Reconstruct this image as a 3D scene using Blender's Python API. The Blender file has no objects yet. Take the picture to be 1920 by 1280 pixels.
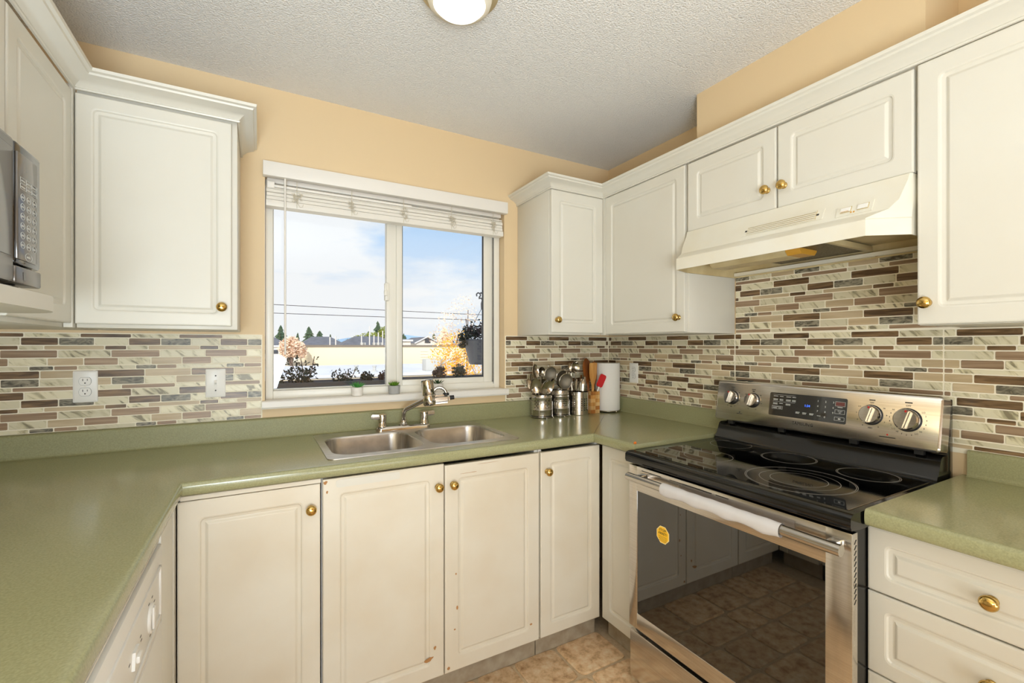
import bpy, bmesh, math, random
from mathutils import Vector, Matrix
random.seed(7)
SC = bpy.context.scene
COL = SC.collection
PI = math.pi

# ------------------------------------------------------------------ camera
PSI = 0.508863
cam_d = bpy.data.cameras.new('camera'); cam = bpy.data.objects.new('camera', cam_d); COL.objects.link(cam)
cam_d.sensor_width = 36.0; cam_d.lens = 36.0*850.06/1920.0
cam_d.shift_x = 0.0; cam_d.shift_y = (648.14-640.0)/1920.0
cam_d.clip_start = 0.02; cam_d.clip_end = 3000
cam.location = (0, 0, 1.328); cam.rotation_euler = (PI/2, 0, -PSI)
SC.camera = cam
# ------------------------------------------------------------------ colour management
SC.view_settings.view_transform = 'Standard'; SC.view_settings.look = 'None'
SC.view_settings.exposure = 0.1; SC.view_settings.gamma = 1.0
SC.view_settings.use_curve_mapping = False
try:
    SC.cycles.max_bounces = 10; SC.cycles.diffuse_bounces = 5; SC.cycles.glossy_bounces = 5
    SC.cycles.transparent_max_bounces = 12; SC.cycles.sample_clamp_indirect = 6.0
    SC.cycles.use_denoising = True
except Exception:
    pass

def L(c):
    return tuple((v/255/12.92 if v/255 <= .04045 else ((v/255+.055)/1.055)**2.4) for v in c) + (1.0,)

# ------------------------------------------------------------------ sky
W = bpy.data.worlds.new('sky'); SC.world = W; W.use_nodes = True
nt = W.node_tree; nt.nodes.clear()
def nn(t, ty, **kw):
    n = t.nodes.new(ty)
    for k, v in kw.items(): setattr(n, k, v)
    return n
tc = nn(nt, 'ShaderNodeTexCoord'); sep = nn(nt, 'ShaderNodeSeparateXYZ'); nt.links.new(tc.outputs['Generated'], sep.inputs[0])
rmp = nn(nt, 'ShaderNodeValToRGB'); nt.links.new(sep.outputs['Z'], rmp.inputs[0])
e = rmp.color_ramp.elements
e[0].position = 0.0; e[0].color = L((232, 240, 250)); e[1].position = 0.5; e[1].color = L((135, 182, 240))
m = rmp.color_ramp.elements.new(0.12); m.color = L((216, 232, 250))
m = rmp.color_ramp.elements.new(0.26); m.color = L((184, 216, 250))
mp = nn(nt, 'ShaderNodeMapping'); mp.inputs['Scale'].default_value = (2.2, 2.2, 7.0); mp.inputs['Location'].default_value = (1.3, 0.4, 0.2)
nt.links.new(tc.outputs['Generated'], mp.inputs[0])
nz = nn(nt, 'ShaderNodeTexNoise'); nz.inputs['Scale'].default_value = 1.5; nz.inputs['Detail'].default_value = 7; nz.inputs['Roughness'].default_value = .55
nt.links.new(mp.outputs[0], nz.inputs['Vector'])
# cloud bank thicker towards -x
ma = nn(nt, 'ShaderNodeMath', operation='MULTIPLY_ADD'); nt.links.new(sep.outputs['X'], ma.inputs[0]); ma.inputs[1].default_value = -0.85; ma.inputs[2].default_value = 0.27
ad = nn(nt, 'ShaderNodeMath', operation='ADD'); nt.links.new(nz.outputs['Fac'], ad.inputs[0]); nt.links.new(ma.outputs[0], ad.inputs[1])
mr = nn(nt, 'ShaderNodeMapRange'); mr.inputs['From Min'].default_value = .44; mr.inputs['From Max'].default_value = .62; nt.links.new(ad.outputs[0], mr.inputs['Value'])
mx = nn(nt, 'ShaderNodeMix', data_type='RGBA'); nt.links.new(mr.outputs[0], mx.inputs['Factor']); nt.links.new(rmp.outputs[0], mx.inputs['A']); mx.inputs['B'].default_value = L((247, 249, 252))
bg = nn(nt, 'ShaderNodeBackground'); bg.inputs['Strength'].default_value = 1.0; nt.links.new(mx.outputs['Result'], bg.inputs['Color'])
wo = nn(nt, 'ShaderNodeOutputWorld'); nt.links.new(bg.outputs[0], wo.inputs[0])
# ------------------------------------------------------------------ sun, bounced flash and added fill lights
def light(name, kind, loc, energy, color=(1, 1, 1), size=1.0, size_y=None, target=None, angle=None):
    d = bpy.data.lights.new(name, kind); d.energy = energy; d.color = color
    if kind == 'AREA':
        d.size = size
        if size_y: d.shape = 'RECTANGLE'; d.size_y = size_y
    if angle is not None: d.angle = angle
    o = bpy.data.objects.new(name, d); COL.objects.link(o); o.location = loc
    if target is not None:
        o.rotation_euler = (Vector(target)-Vector(loc)).to_track_quat('-Z', 'Y').to_euler()
    return o
light('sun', 'SUN', (0, 0, 20), 3.0, (1.0, .96, .88), target=(9, 20, 6), angle=.01)
light('rear_fill_light', 'AREA', (-0.42, -2.9, 1.1), 31, (.79, .915, 1.0), .8, 2.0, target=(0.7, 1.8, .85))  # added unseen fill lamp, stands in for assumed daylight from behind the camera
light('low_fill_light', 'AREA', (.60, -1.9, .33), 12.5, (.82, .93, 1.0), 1.7, .5, target=(.50, 1.6, .60))  # added fill lamp that brightens the base cabinets and floor
light('bounced_flash', 'AREA', (-0.20, -0.75, 0.98), 55, (.79, .915, 1.0), .8, .8, target=(-.38, .02, 2.44))

# ------------------------------------------------------------------ materials
MATS = {}
def new_mat(name):
    m = bpy.data.materials.new(name); m.use_nodes = True
    t = m.node_tree; b = t.nodes['Principled BSDF']
    MATS[name] = m
    return m, t, b
def simple(name, col, rough=.5, metal=0., ior=1.5, spec=.5, emit=None, es=0., coat=0., bump=None, var=None, trans=0.):
    m, t, b = new_mat(name)
    b.inputs['Base Color'].default_value = L(col)
    b.inputs['Roughness'].default_value = rough; b.inputs['Metallic'].default_value = metal
    b.inputs['IOR'].default_value = ior; b.inputs['Specular IOR Level'].default_value = spec
    b.inputs['Coat Weight'].default_value = coat
    b.inputs['Transmission Weight'].default_value = trans
    if emit: b.inputs['Emission Color'].default_value = L(emit); b.inputs['Emission Strength'].default_value = es
    tcn = nn(t, 'ShaderNodeNewGeometry')
    if var:   # (scale, colour2, amount)
        n = nn(t, 'ShaderNodeTexNoise'); n.inputs['Scale'].default_value = var[0]; n.inputs['Detail'].default_value = 5
        t.links.new(tcn.outputs['Position'], n.inputs['Vector'])
        mxx = nn(t, 'ShaderNodeMix', data_type='RGBA'); mxx.inputs['A'].default_value = L(col); mxx.inputs['B'].default_value = L(var[1])
        r = nn(t, 'ShaderNodeMapRange'); r.inputs['From Min'].default_value = .35; r.inputs['From Max'].default_value = .7; r.inputs['To Max'].default_value = var[2]
        t.links.new(n.outputs['Fac'], r.inputs['Value']); t.links.new(r.outputs[0], mxx.inputs['Factor']); t.links.new(mxx.outputs['Result'], b.inputs['Base Color'])
    if bump:  # (scale, strength, distance)
        n2 = nn(t, 'ShaderNodeTexNoise'); n2.inputs['Scale'].default_value = bump[0]; n2.inputs['Detail'].default_value = 3
        t.links.new(tcn.outputs['Position'], n2.inputs['Vector'])
        bp = nn(t, 'ShaderNodeBump'); bp.inputs['Strength'].default_value = bump[1]; bp.inputs['Distance'].default_value = bump[2]
        t.links.new(n2.outputs['Fac'], bp.inputs['Height']); t.links.new(bp.outputs[0], b.inputs['Normal'])
    return m
def streaky(name, c1, c2, scale=(6, 6, 60), rough=.35, lo=.4, hi=.65, rot=(0, 0, 0), detail=6, dist=0., bump=0., metal=0., spec=.5, c3=None, tex=False):
    """two-tone noise stretched along one direction (wood, brushed metal, veins)"""
    m, t, b = new_mat(name)
    g = nn(t, 'ShaderNodeNewGeometry'); mp = nn(t, 'ShaderNodeMapping', vector_type='TEXTURE' if tex else 'POINT'); mp.inputs['Scale'].default_value = tuple(1/q for q in scale) if tex else scale; mp.inputs['Rotation'].default_value = rot
    t.links.new(g.outputs['Position'], mp.inputs[0])
    n = nn(t, 'ShaderNodeTexNoise'); n.inputs['Scale'].default_value = 1.0; n.inputs['Detail'].default_value = detail; n.inputs['Distortion'].default_value = dist
    t.links.new(mp.outputs[0], n.inputs['Vector'])
    r = nn(t, 'ShaderNodeValToRGB'); t.links.new(n.outputs['Fac'], r.inputs[0])
    r.color_ramp.elements[0].position = lo; r.color_ramp.elements[0].color = L(c1); r.color_ramp.elements[1].position = hi; r.color_ramp.elements[1].color = L(c2)
    if c3:
        q = r.color_ramp.elements.new((lo+hi)/2); q.color = L(c3)
    oi = nn(t, 'ShaderNodeObjectInfo'); hs = nn(t, 'ShaderNodeHueSaturation')
    rr = nn(t, 'ShaderNodeMapRange'); rr.inputs['To Min'].default_value = .88; rr.inputs['To Max'].default_value = 1.1
    t.links.new(oi.outputs['Random'], rr.inputs['Value']); t.links.new(rr.outputs[0], hs.inputs['Value']); t.links.new(r.outputs[0], hs.inputs['Color'])
    t.links.new(hs.outputs[0], b.inputs['Base Color'])
    b.inputs['Roughness'].default_value = rough; b.inputs['Metallic'].default_value = metal; b.inputs['Specular IOR Level'].default_value = spec
    if bump:
        bp = nn(t, 'ShaderNodeBump'); bp.inputs['Strength'].default_value = bump; bp.inputs['Distance'].default_value = .002
        t.links.new(n.outputs['Fac'], bp.inputs['Height']); t.links.new(bp.outputs[0], b.inputs['Normal'])
    return m

M_wall = simple('peach_paint', (226, 200, 160), .55, bump=(420, .12, .002))
M_ceil = simple('stipple_ceiling', (243, 241, 239), .75, bump=(170, 1.0, .008))
M_cab = simple('cream_thermofoil', (221, 217, 206), .33, var=(3.0, (216, 209, 195), .6))
M_cabworn = simple('cream_thermofoil_worn', (227, 219, 203), .35, var=(4.0, (217, 203, 180), .7))
M_cabin = simple('white_melamine', (230, 226, 220), .45)
M_chip = simple('exposed_board', (178, 128, 78), .8)
M_kick = simple('toe_kick_vinyl', (172, 160, 140), .5, var=(20, (120, 98, 72), .5))
M_dark = simple('gap_dark', (30, 24, 16), .8)
M_trimw = simple('white_trim', (236, 230, 222), .4)
M_vinyl = simple('white_vinyl', (234, 229, 218), .35)
M_gasket = simple('window_gasket', (60, 60, 62), .6)
M_blind = simple('blind_slat_white', (230, 224, 214), .4)
M_cord = simple('blind_cord', (206, 196, 176), .8)
M_brass = simple('polished_brass', (208, 174, 104), .16, 1.0)
M_chrome = simple('chrome', (200, 194, 186), .07, 1.0)
M_steel = streaky('brushed_steel', (178, 164, 146), (196, 183, 166), (8, 8, 600), .27, metal=1.0)
M_steel_y = streaky('brushed_steel_range', (206, 200, 192), (218, 213, 206), (300, 4, 300), .18, metal=1.0)
M_sink = streaky('sink_steel', (186, 182, 178), (212, 208, 202), (14, 200, 14), .3, metal=1.0)
M_can = streaky('canister_steel', (186, 181, 174), (212, 207, 200), (20, 20, 400), .22, metal=1.0)
M_cutl = simple('cutlery_steel', (200, 192, 180), .16, 1.0)
M_mesh = simple('sieve_mesh', (150, 142, 128), .45, .8, bump=(2500, .8, .001))
M_black = simple('black_enamel', (14, 13, 12), .12, ior=1.6)
M_blackm = simple('black_matte', (22, 21, 20), .5)
M_glassb = simple('black_oven_glass', (9, 9, 8), .02, ior=2.05)
M_cook = simple('black_ceramic_glass', (9, 9, 9), .035, ior=1.75)
M_ring = simple('burner_print', (150, 146, 138), .4)
M_white = simple('white_plastic', (240, 237, 232), .35)
M_hood = simple('hood_enamel', (232, 228, 216), .3, var=(5, (226, 216, 192), .7))
M_hoodin = simple('hood_tan', (212, 194, 150), .45, var=(12, (176, 150, 98), .6))  # mottled tan, yellower and darker than the outer enamel
M_filter = simple('grease_filter', (140, 128, 100), .4, .6, bump=(700, 1.0, .003), var=(300, (70, 58, 36), 1.0))
M_rust = simple('rust', (150, 84, 30), .8)
M_amber = simple('amber_lens', (214, 158, 58), .3)
M_cloth = simple('grey_cloth', (212, 208, 208), .85, bump=(900, .3, .001))
M_print = simple('dark_print', (30, 27, 24), .5)
M_lprint = simple('light_print', (205, 205, 200), .5)
M_red = simple('red_print', (196, 40, 30), .4)
M_led = simple('display_digits', (60, 110, 255), .4, emit=(60, 110, 255), es=1.6)
M_stick = simple('yellow_sticker', (255, 200, 40), .45)
M_stickw = simple('pale_sticker_border', (255, 232, 170), .45)
M_mw = simple('microwave_silver', (128, 122, 116), .25, .6)
M_mwg = simple('microwave_grey_glass', (96, 88, 80), .12, ior=1.7)
M_mwb = simple('microwave_black_gloss', (24, 24, 26), .05, ior=1.8)
M_paper = simple('paper_towel', (240, 236, 230), .9, bump=(300, .2, .001))
M_redsil = simple('red_silicone', (214, 36, 44), .45)
M_bam = streaky('bamboo_wood', (196, 134, 66), (226, 170, 98), (40, 40, 6), .5)
M_bamd = streaky('bamboo_dark', (168, 104, 46), (190, 124, 62), (40, 40, 6), .5)
M_baml = streaky('bamboo_light', (214, 164, 100), (236, 196, 136), (40, 40, 6), .5)
M_oldw = streaky('dark_wood', (120, 64, 20), (168, 98, 40), (30, 30, 5), .4)
M_potg = simple('grey_pot', (168, 166, 162), .7)
M_potw = simple('white_pot', (238, 232, 224), .6, var=(40, (224, 216, 206), .6))
M_leaf1 = simple('bright_leaf', (70, 150, 60), .5)
M_leaf2 = simple('olive_leaf', (96, 136, 34), .5)
M_leaf3 = simple('dark_leaf', (44, 78, 38), .5)
M_lamp = simple('lamp_glass', (255, 250, 240), .3, emit=(255, 250, 240), es=2.2)
M_lampg = simple('lamp_glass_rim', (238, 230, 212), .3)
M_lampb = simple('lamp_base', (190, 172, 134), .4, .4)
M_orange = simple('orange_peel', (214, 112, 30), .6)
M_grout = simple('grout', (248, 240, 220), .8)
M_marble = streaky('tile_marble', (140, 130, 104), (226, 217, 188), (11, 11, 55), .36, .35, .50, rot=(.75, .75, 0), dist=.9, detail=9, tex=True, c3=(206, 196, 162))
M_tdark = streaky('tile_dark_wood', (80, 58, 36), (146, 116, 82), (9, 9, 90), .34, .35, .68, dist=.8)
M_slate = streaky('tile_slate', (82, 76, 62), (158, 150, 130), (30, 30, 70), .36, .38, .62, rot=(0, .5, .3), dist=1.5)
M_taupe = streaky('tile_taupe', (146, 118, 92), (176, 150, 122), (5, 5, 120), .36)
M_tan = streaky('tile_tan', (188, 166, 132), (206, 186, 154), (6, 6, 60), .36)

# laminate worktop: fine speckle
def m_counter():
    m, t, b = new_mat('green_laminate')
    g = nn(t, 'ShaderNodeNewGeometry'); n = nn(t, 'ShaderNodeTexNoise'); n.inputs['Scale'].default_value = 260; n.inputs['Detail'].default_value = 3
    t.links.new(g.outputs['Position'], n.inputs['Vector'])
    r = nn(t, 'ShaderNodeValToRGB'); t.links.new(n.outputs['Fac'], r.inputs[0])
    r.color_ramp.elements[0].position = .3; r.color_ramp.elements[0].color = L((150, 149, 110)); r.color_ramp.elements[1].position = .7; r.color_ramp.elements[1].color = L((168, 166, 126))
    t.links.new(r.outputs[0], b.inputs['Base Color']); b.inputs['Roughness'].default_value = .2; b.inputs['IOR'].default_value = 1.55
    n2 = nn(t, 'ShaderNodeTexNoise'); n2.inputs['Scale'].default_value = 4; t.links.new(g.outputs['Position'], n2.inputs['Vector'])
    q = nn(t, 'ShaderNodeMapRange'); q.inputs['To Min'].default_value = .1; q.inputs['To Max'].default_value = .24; t.links.new(n2.outputs['Fac'], q.inputs['Value']); t.links.new(q.outputs[0], b.inputs['Roughness'])
    return m
M_counter = m_counter()
M_upst = simple('green_laminate_upstand', (146, 145, 106), .5, var=(250, (164, 162, 122), .9))
def m_floor():
    m, t, b = new_mat('stone_vinyl')
    g = nn(t, 'ShaderNodeNewGeometry'); n = nn(t, 'ShaderNodeTexNoise'); n.inputs['Scale'].default_value = 22; n.inputs['Detail'].default_value = 9; n.inputs['Roughness'].default_value = .65
    t.links.new(g.outputs['Position'], n.inputs['Vector'])
    r = nn(t, 'ShaderNodeValToRGB'); t.links.new(n.outputs['Fac'], r.inputs[0])
    r.color_ramp.elements[0].position = .32; r.color_ramp.elements[0].color = L((176, 134, 94)); r.color_ramp.elements[1].position = .68; r.color_ramp.elements[1].color = L((242, 222, 192))
    q = r.color_ramp.elements.new(.5); q.color = L((228, 192, 150))
    oi = nn(t, 'ShaderNodeObjectInfo'); hs = nn(t, 'ShaderNodeHueSaturation'); rr = nn(t, 'ShaderNodeMapRange'); rr.inputs['To Min'].default_value = .82; rr.inputs['To Max'].default_value = 1.1
    t.links.new(oi.outputs['Random'], rr.inputs['Value']); t.links.new(rr.outputs[0], hs.inputs['Value']); t.links.new(r.outputs[0], hs.inputs['Color']); t.links.new(hs.outputs[0], b.inputs['Base Color'])
    b.inputs['Roughness'].default_value = .4
    bp = nn(t, 'ShaderNodeBump'); bp.inputs['Strength'].default_value = .25; bp.inputs['Distance'].default_value = .002; t.links.new(n.outputs['Fac'], bp.inputs['Height']); t.links.new(bp.outputs[0], b.inputs['Normal'])
    return m
M_floor = m_floor()
M_floorg = simple('floor_grout', (206, 184, 154), .7, var=(60, (176, 150, 118), .6))
def m_pane():
    m = bpy.data.materials.new('window_glass'); m.use_nodes = True; t = m.node_tree; t.nodes.clear()
    tr = nn(t, 'ShaderNodeBsdfTransparent'); tr.inputs[0].default_value = (.97, .98, .98, 1)
    gl = nn(t, 'ShaderNodeBsdfGlossy'); gl.inputs['Roughness'].default_value = .0; fr = nn(t, 'ShaderNodeFresnel'); fr.inputs[0].default_value = 1.45
    mxs = nn(t, 'ShaderNodeMixShader'); o = nn(t, 'ShaderNodeOutputMaterial')
    t.links.new(fr.outputs[0], mxs.inputs[0]); t.links.new(tr.outputs[0], mxs.inputs[1]); t.links.new(gl.outputs[0], mxs.inputs[2]); t.links.new(mxs.outputs[0], o.inputs[0])
    return m
M_pane = m_pane()

# ------------------------------------------------------------------ geometry helpers (world coordinates)
def new(): return bmesh.new()
def box(bm, a, b, bev=0., seg=2):
    x0, y0, z0 = a; x1, y1, z1 = b
    x0, x1 = min(x0, x1), max(x0, x1); y0, y1 = min(y0, y1), max(y0, y1); z0, z1 = min(z0, z1), max(z0, z1)
    t = bmesh.new()
    vs = [t.verts.new(p) for p in ((x0,y0,z0),(x1,y0,z0),(x1,y1,z0),(x0,y1,z0),(x0,y0,z1),(x1,y0,z1),(x1,y1,z1),(x0,y1,z1))]
    for f in ((0,3,2,1),(4,5,6,7),(0,1,5,4),(1,2,6,5),(2,3,7,6),(3,0,4,7)): t.faces.new([vs[i] for i in f])
    if bev > 0:
        bmesh.ops.bevel(t, geom=list(t.edges), offset=min(bev, .49*min(x1-x0, y1-y0, z1-z0)), segments=seg, affect='EDGES', profile=.5)
    join(bm, t)
def join(bm, t, mat=None):
    mp = {}
    for v in t.verts:
        mp[v] = bm.verts.new(mat @ v.co if mat else v.co)
    for f in t.faces:
        try: bm.faces.new([mp[v] for v in f.verts])
        except ValueError: pass
    t.free()
def frame_of(d):
    d = Vector(d).normalized(); u = Vector((0, 0, 1)) if abs(d.z) < .95 else Vector((1, 0, 0))
    a = d.cross(u).normalized(); b = d.cross(a).normalized()
    return a, b
def tube(bm, pts, r, seg=10, cap=True, closed=False):
    pts = [Vector(p) for p in pts]; n = len(pts); rings = []
    rs = r if isinstance(r, (list, tuple)) else [r]*n
    a = None
    for i, p in enumerate(pts):
        if closed: d = pts[(i+1) % n]-pts[i-1]
        else: d = (pts[min(i+1, n-1)]-pts[max(i-1, 0)])
        d.normalize()
        if a is None: a, b = frame_of(d)
        else:
            a = (a-d*a.dot(d)); a.normalize(); b = d.cross(a).normalized()
        rings.append([bm.verts.new(p+(a*math.cos(2*PI*k/seg)+b*math.sin(2*PI*k/seg))*rs[i]) for k in range(seg)])
    for i in range(n-1 + (1 if closed else 0)):
        A, B = rings[i], rings[(i+1) % n]
        for k in range(seg): bm.faces.new((A[k], A[(k+1) % seg], B[(k+1) % seg], B[k]))
    if cap and not closed:
        bm.faces.new(list(reversed(rings[0]))); bm.faces.new(rings[-1])
def cyl(bm, p0, p1, r0, r1=None, seg=24): tube(bm, [p0, p1], [r0, r0 if r1 is None else r1], seg)
def lathe(bm, prof, origin=(0, 0, 0), axis=(0, 0, 1), seg=24):
    o = Vector(origin); d = Vector(axis).normalized(); a, b = frame_of(d); rings = []
    for r, h in prof:
        if r < 1e-6: rings.append([bm.verts.new(o+d*h)])
        else: rings.append([bm.verts.new(o+d*h+(a*math.cos(2*PI*k/seg)+b*math.sin(2*PI*k/seg))*r) for k in range(seg)])
    for A, B in zip(rings, rings[1:]):
        for k in range(seg):
            k2 = (k+1) % seg
            if len(A) == 1 and len(B) == 1: continue
            if len(A) == 1: bm.faces.new((A[0], B[k2], B[k]))
            elif len(B) == 1: bm.faces.new((A[k], A[k2], B[0]))
            else: bm.faces.new((A[k], A[k2], B[k2], B[k]))
def ball(bm, c, r, seg=14, sc=(1, 1, 1)):
    t = bmesh.new(); bmesh.ops.create_uvsphere(t, u_segments=seg, v_segments=max(6, seg//2), radius=r)
    join(bm, t, Matrix.Translation(c) @ Matrix.Diagonal((*sc, 1)))
def prism(bm, poly, axis, a, b):
    """poly in the two other axes (x:(y,z) y:(x,z) z:(x,y))"""
    def P(p, h): return {'x': (h, p[0], p[1]), 'y': (p[0], h, p[1]), 'z': (p[0], p[1], h)}[axis]
    A = [bm.verts.new(P(p, a)) for p in poly]; B = [bm.verts.new(P(p, b)) for p in poly]; n = len(poly)
    bm.faces.new(A); bm.faces.new(list(reversed(B)))
    for i in range(n): bm.faces.new((A[i], B[i], B[(i+1) % n], A[(i+1) % n]))
def sweep(bm, path, prof, closed_prof=False, cap=True):
    """profile (offset to the left of the path, z) swept along a 2D path with mitred corners"""
    n = len(path); rings = []
    for i in range(n):
        p = Vector(path[i])
        def nrm(q0, q1):
            d = (Vector(q1)-Vector(q0)).normalized(); return Vector((-d.y, d.x))
        if i == 0: nv = nrm(path[0], path[1])
        elif i == n-1: nv = nrm(path[-2], path[-1])
        else:
            a, b = nrm(path[i-1], path[i]), nrm(path[i], path[i+1]); nv = (a+b); nv = nv/(1+a.dot(b))
        rings.append([bm.verts.new((p.x+nv.x*d, p.y+nv.y*d, z)) for d, z in prof])
    k = len(prof)
    for A, B in zip(rings, rings[1:]):
        for j in range(k if closed_prof else k-1):
            bm.faces.new((A[j], A[(j+1) % k], B[(j+1) % k], B[j]))
    if closed_prof and cap:
        bm.faces.new(rings[0]); bm.faces.new(list(reversed(rings[-1])))
def rrect(w, h, r, inset, n=4):
    """rounded rectangle 0..w x 0..h inset"""
    x0, y0, x1, y1 = inset, inset, w-inset, h-inset; r = max(r, .0004); out = []
    for cx, cy, a0 in ((x1-r, y0+r, -PI/2), (x1-r, y1-r, 0), (x0+r, y1-r, PI/2), (x0+r, y0+r, PI)):
        for k in range(n+1):
            a = a0+PI/2*k/n; out.append((cx+r*math.cos(a), cy+r*math.sin(a)))
    return out
def wloc(o):
    v = Vector((0, 0, 0))
    while o: v += o.location; o = o.parent
    return v
def link(o, parent=None):
    COL.objects.link(o)
    if parent: o.parent = parent
    return o
def mk(name, bm, mat, parent=None, smooth=35, kind=None, label=None, recalc=True):
    if recalc: bmesh.ops.recalc_face_normals(bm, faces=list(bm.faces))
    if parent is not None:
        off = wloc(parent); bmesh.ops.translate(bm, verts=list(bm.verts), vec=-off)
    me = bpy.data.meshes.new(name); bm.to_mesh(me); bm.free()
    if mat is not None: me.materials.append(mat)
    if smooth:
        for p in me.polygons: p.use_smooth = True
        me.set_sharp_from_angle(angle=math.radians(smooth))
    o = bpy.data.objects.new(name, me); link(o, parent)
    if kind: o['kind'] = kind
    if label: o['label'] = label
    return o
def inst(name, me, parent, loc, rot=(0, 0, 0), label=None):
    o = bpy.data.objects.new(name, me); link(o, parent)
    o.location = Vector(loc)-(wloc(parent) if parent else Vector((0, 0, 0))); o.rotation_euler = rot
    if label: o['label'] = label
    return o
def thing(name, label, cat, loc=(0, 0, 0), group=None):
    o = bpy.data.objects.new(name, None); COL.objects.link(o); o.location = loc; o.empty_display_size = .05
    o['label'] = label; o['category'] = cat
    if group: o['group'] = group
    return o
def tag(o, label, cat, group=None):
    o['label'] = label; o['category'] = cat
    if group: o['group'] = group
    return o
def structure(name, bm, mat, smooth=0):
    o = mk(name, bm, mat, None, smooth); o['kind'] = 'structure'; return o
FONT = None
def text_mesh(s, size, depth=.0006):
    cu = bpy.data.curves.new('t', 'FONT'); cu.body = s; cu.size = size; cu.extrude = depth/2; cu.align_x = 'CENTER'; cu.align_y = 'CENTER'; cu.resolution_u = 2
    o = bpy.data.objects.new('t', cu); COL.objects.link(o)
    dg = bpy.context.evaluated_depsgraph_get(); dg.update()
    me = bpy.data.meshes.new_from_object(o.evaluated_get(dg)); bpy.data.objects.remove(o); bpy.data.curves.remove(cu)
    return me
def text_bm(items):
    """items: (string, size, Matrix) joined"""
    bm = new()
    for s, size, mat in items:
        me = text_mesh(s, size); t = bmesh.new(); t.from_mesh(me); bpy.data.meshes.remove(me); join(bm, t, mat)
    return bm

# ------------------------------------------------------------------ room constants
YB, XR, XL, ZC = 2.215, 1.936, -.826, 2.44
YF = -3.0
ZT, ZU = .934, .892           # worktop top / underside
ZCURB = 1.020
NX_L, NY, NX_R = -.192, 1.597, 1.310   # worktop front edges
YD, XD_R, XD_L = 1.612, 1.365, -.209    # base door faces
YU, XU_R, XU_L = 1.875, 1.603, -.500    # upper door faces
ZUB, ZUT = 1.385, 2.112

# ------------------------------------------------------------------ structure
WX0, WX1, WZ0, WZ1 = .022, 1.186, 1.092, 2.062      # window opening
T = .16
bm = new()
box(bm, (XL-T, YB, 0), (WX0, YB+T, ZC)); box(bm, (WX1, YB, 0), (XR+T, YB+T, ZC))
box(bm, (WX0, YB, 0), (WX1, YB+T, WZ0-.034)); box(bm, (WX0, YB, WZ1), (WX1, YB+T, ZC))
wall_back = structure('wall_back', bm, M_wall)
bm = new(); box(bm, (XR, YF, 0), (XR+T, YB, ZC))
wall_right = structure('wall_right', bm, M_wall)
bm = new(); box(bm, (1.694, .566, 2.130), (XR, 1.355, ZC)); structure('wall_chase', bm, M_wall)
bm = new(); box(bm, (XL-T, YF, 0), (XL, YB, ZC)); wall_left = structure('wall_left', bm, M_wall)
bm = new(); box(bm, (XL-T, YF-T, 0), (XR+T, YF, ZC)); structure('wall_front', bm, M_wall)
bm = new(); box(bm, (XL-T, YF-T, ZC), (XR+T, YB+T, ZC+.2)); structure('ceiling', bm, M_ceil)
bm = new(); box(bm, (XL-T, YF-T, -.2), (XR+T, YB+T, -.003)); floor = structure('floor', bm, M_floorg)

# floor tiles (stone-look pieces)
tile_cache = {}
def slab_tile(w, h, t, mat, bev):
    key = (round(w, 3), round(h, 3), mat.name)
    if key not in tile_cache:
        b = new(); n = len(tile_cache)
        lo = [b.verts.new((x, y, 0)) for x, y in ((-w/2, -h/2), (w/2, -h/2), (w/2, h/2), (-w/2, h/2))]
        r = rrect(w, h, min(bev*4, w*.2, h*.2), 0, 2); r2 = rrect(w, h, min(bev*3.5, w*.2, h*.2), bev, 2)
        A = [b.verts.new((x-w/2, y-h/2, 0)) for x, y in r]; B = [b.verts.new((x-w/2, y-h/2, t*.6)) for x, y in r]; Cc = [b.verts.new((x-w/2, y-h/2, t)) for x, y in r2]
        for v in lo: b.verts.remove(v)
        for P, Q in ((A, B), (B, Cc)):
            for k in range(len(P)): b.faces.new((P[k], P[(k+1) % len(P)], Q[(k+1) % len(P)], Q[k]))
        b.faces.new(Cc)
        bmesh.ops.recalc_face_normals(b, faces=list(b.faces))
        me = bpy.data.meshes.new('tile'); b.to_mesh(me); b.free(); me.materials.append(mat)
        tile_cache[key] = me
    return tile_cache[key]
y = 1.66; row = 0
while y > -.35:
    h = (.21, .15, .17)[row % 3]; x = -.13 - (.0, .11, .19)[row % 3]; k = 0
    while x < 1.40:
        w = ((.25, .17, .21), (.16, .26, .2), (.22, .19, .27))[row % 3][k % 3]
        x0, x1 = max(x, -.135), min(x+w, 1.395)
        if x1-x0 > .04: inst('tile', slab_tile(x1-x0-.012, h-.012, .0045, M_floor, .006), floor, ((x0+x1)/2, y-h/2, -.003))
        x += w; k += 1
    y -= h; row += 1

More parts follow.
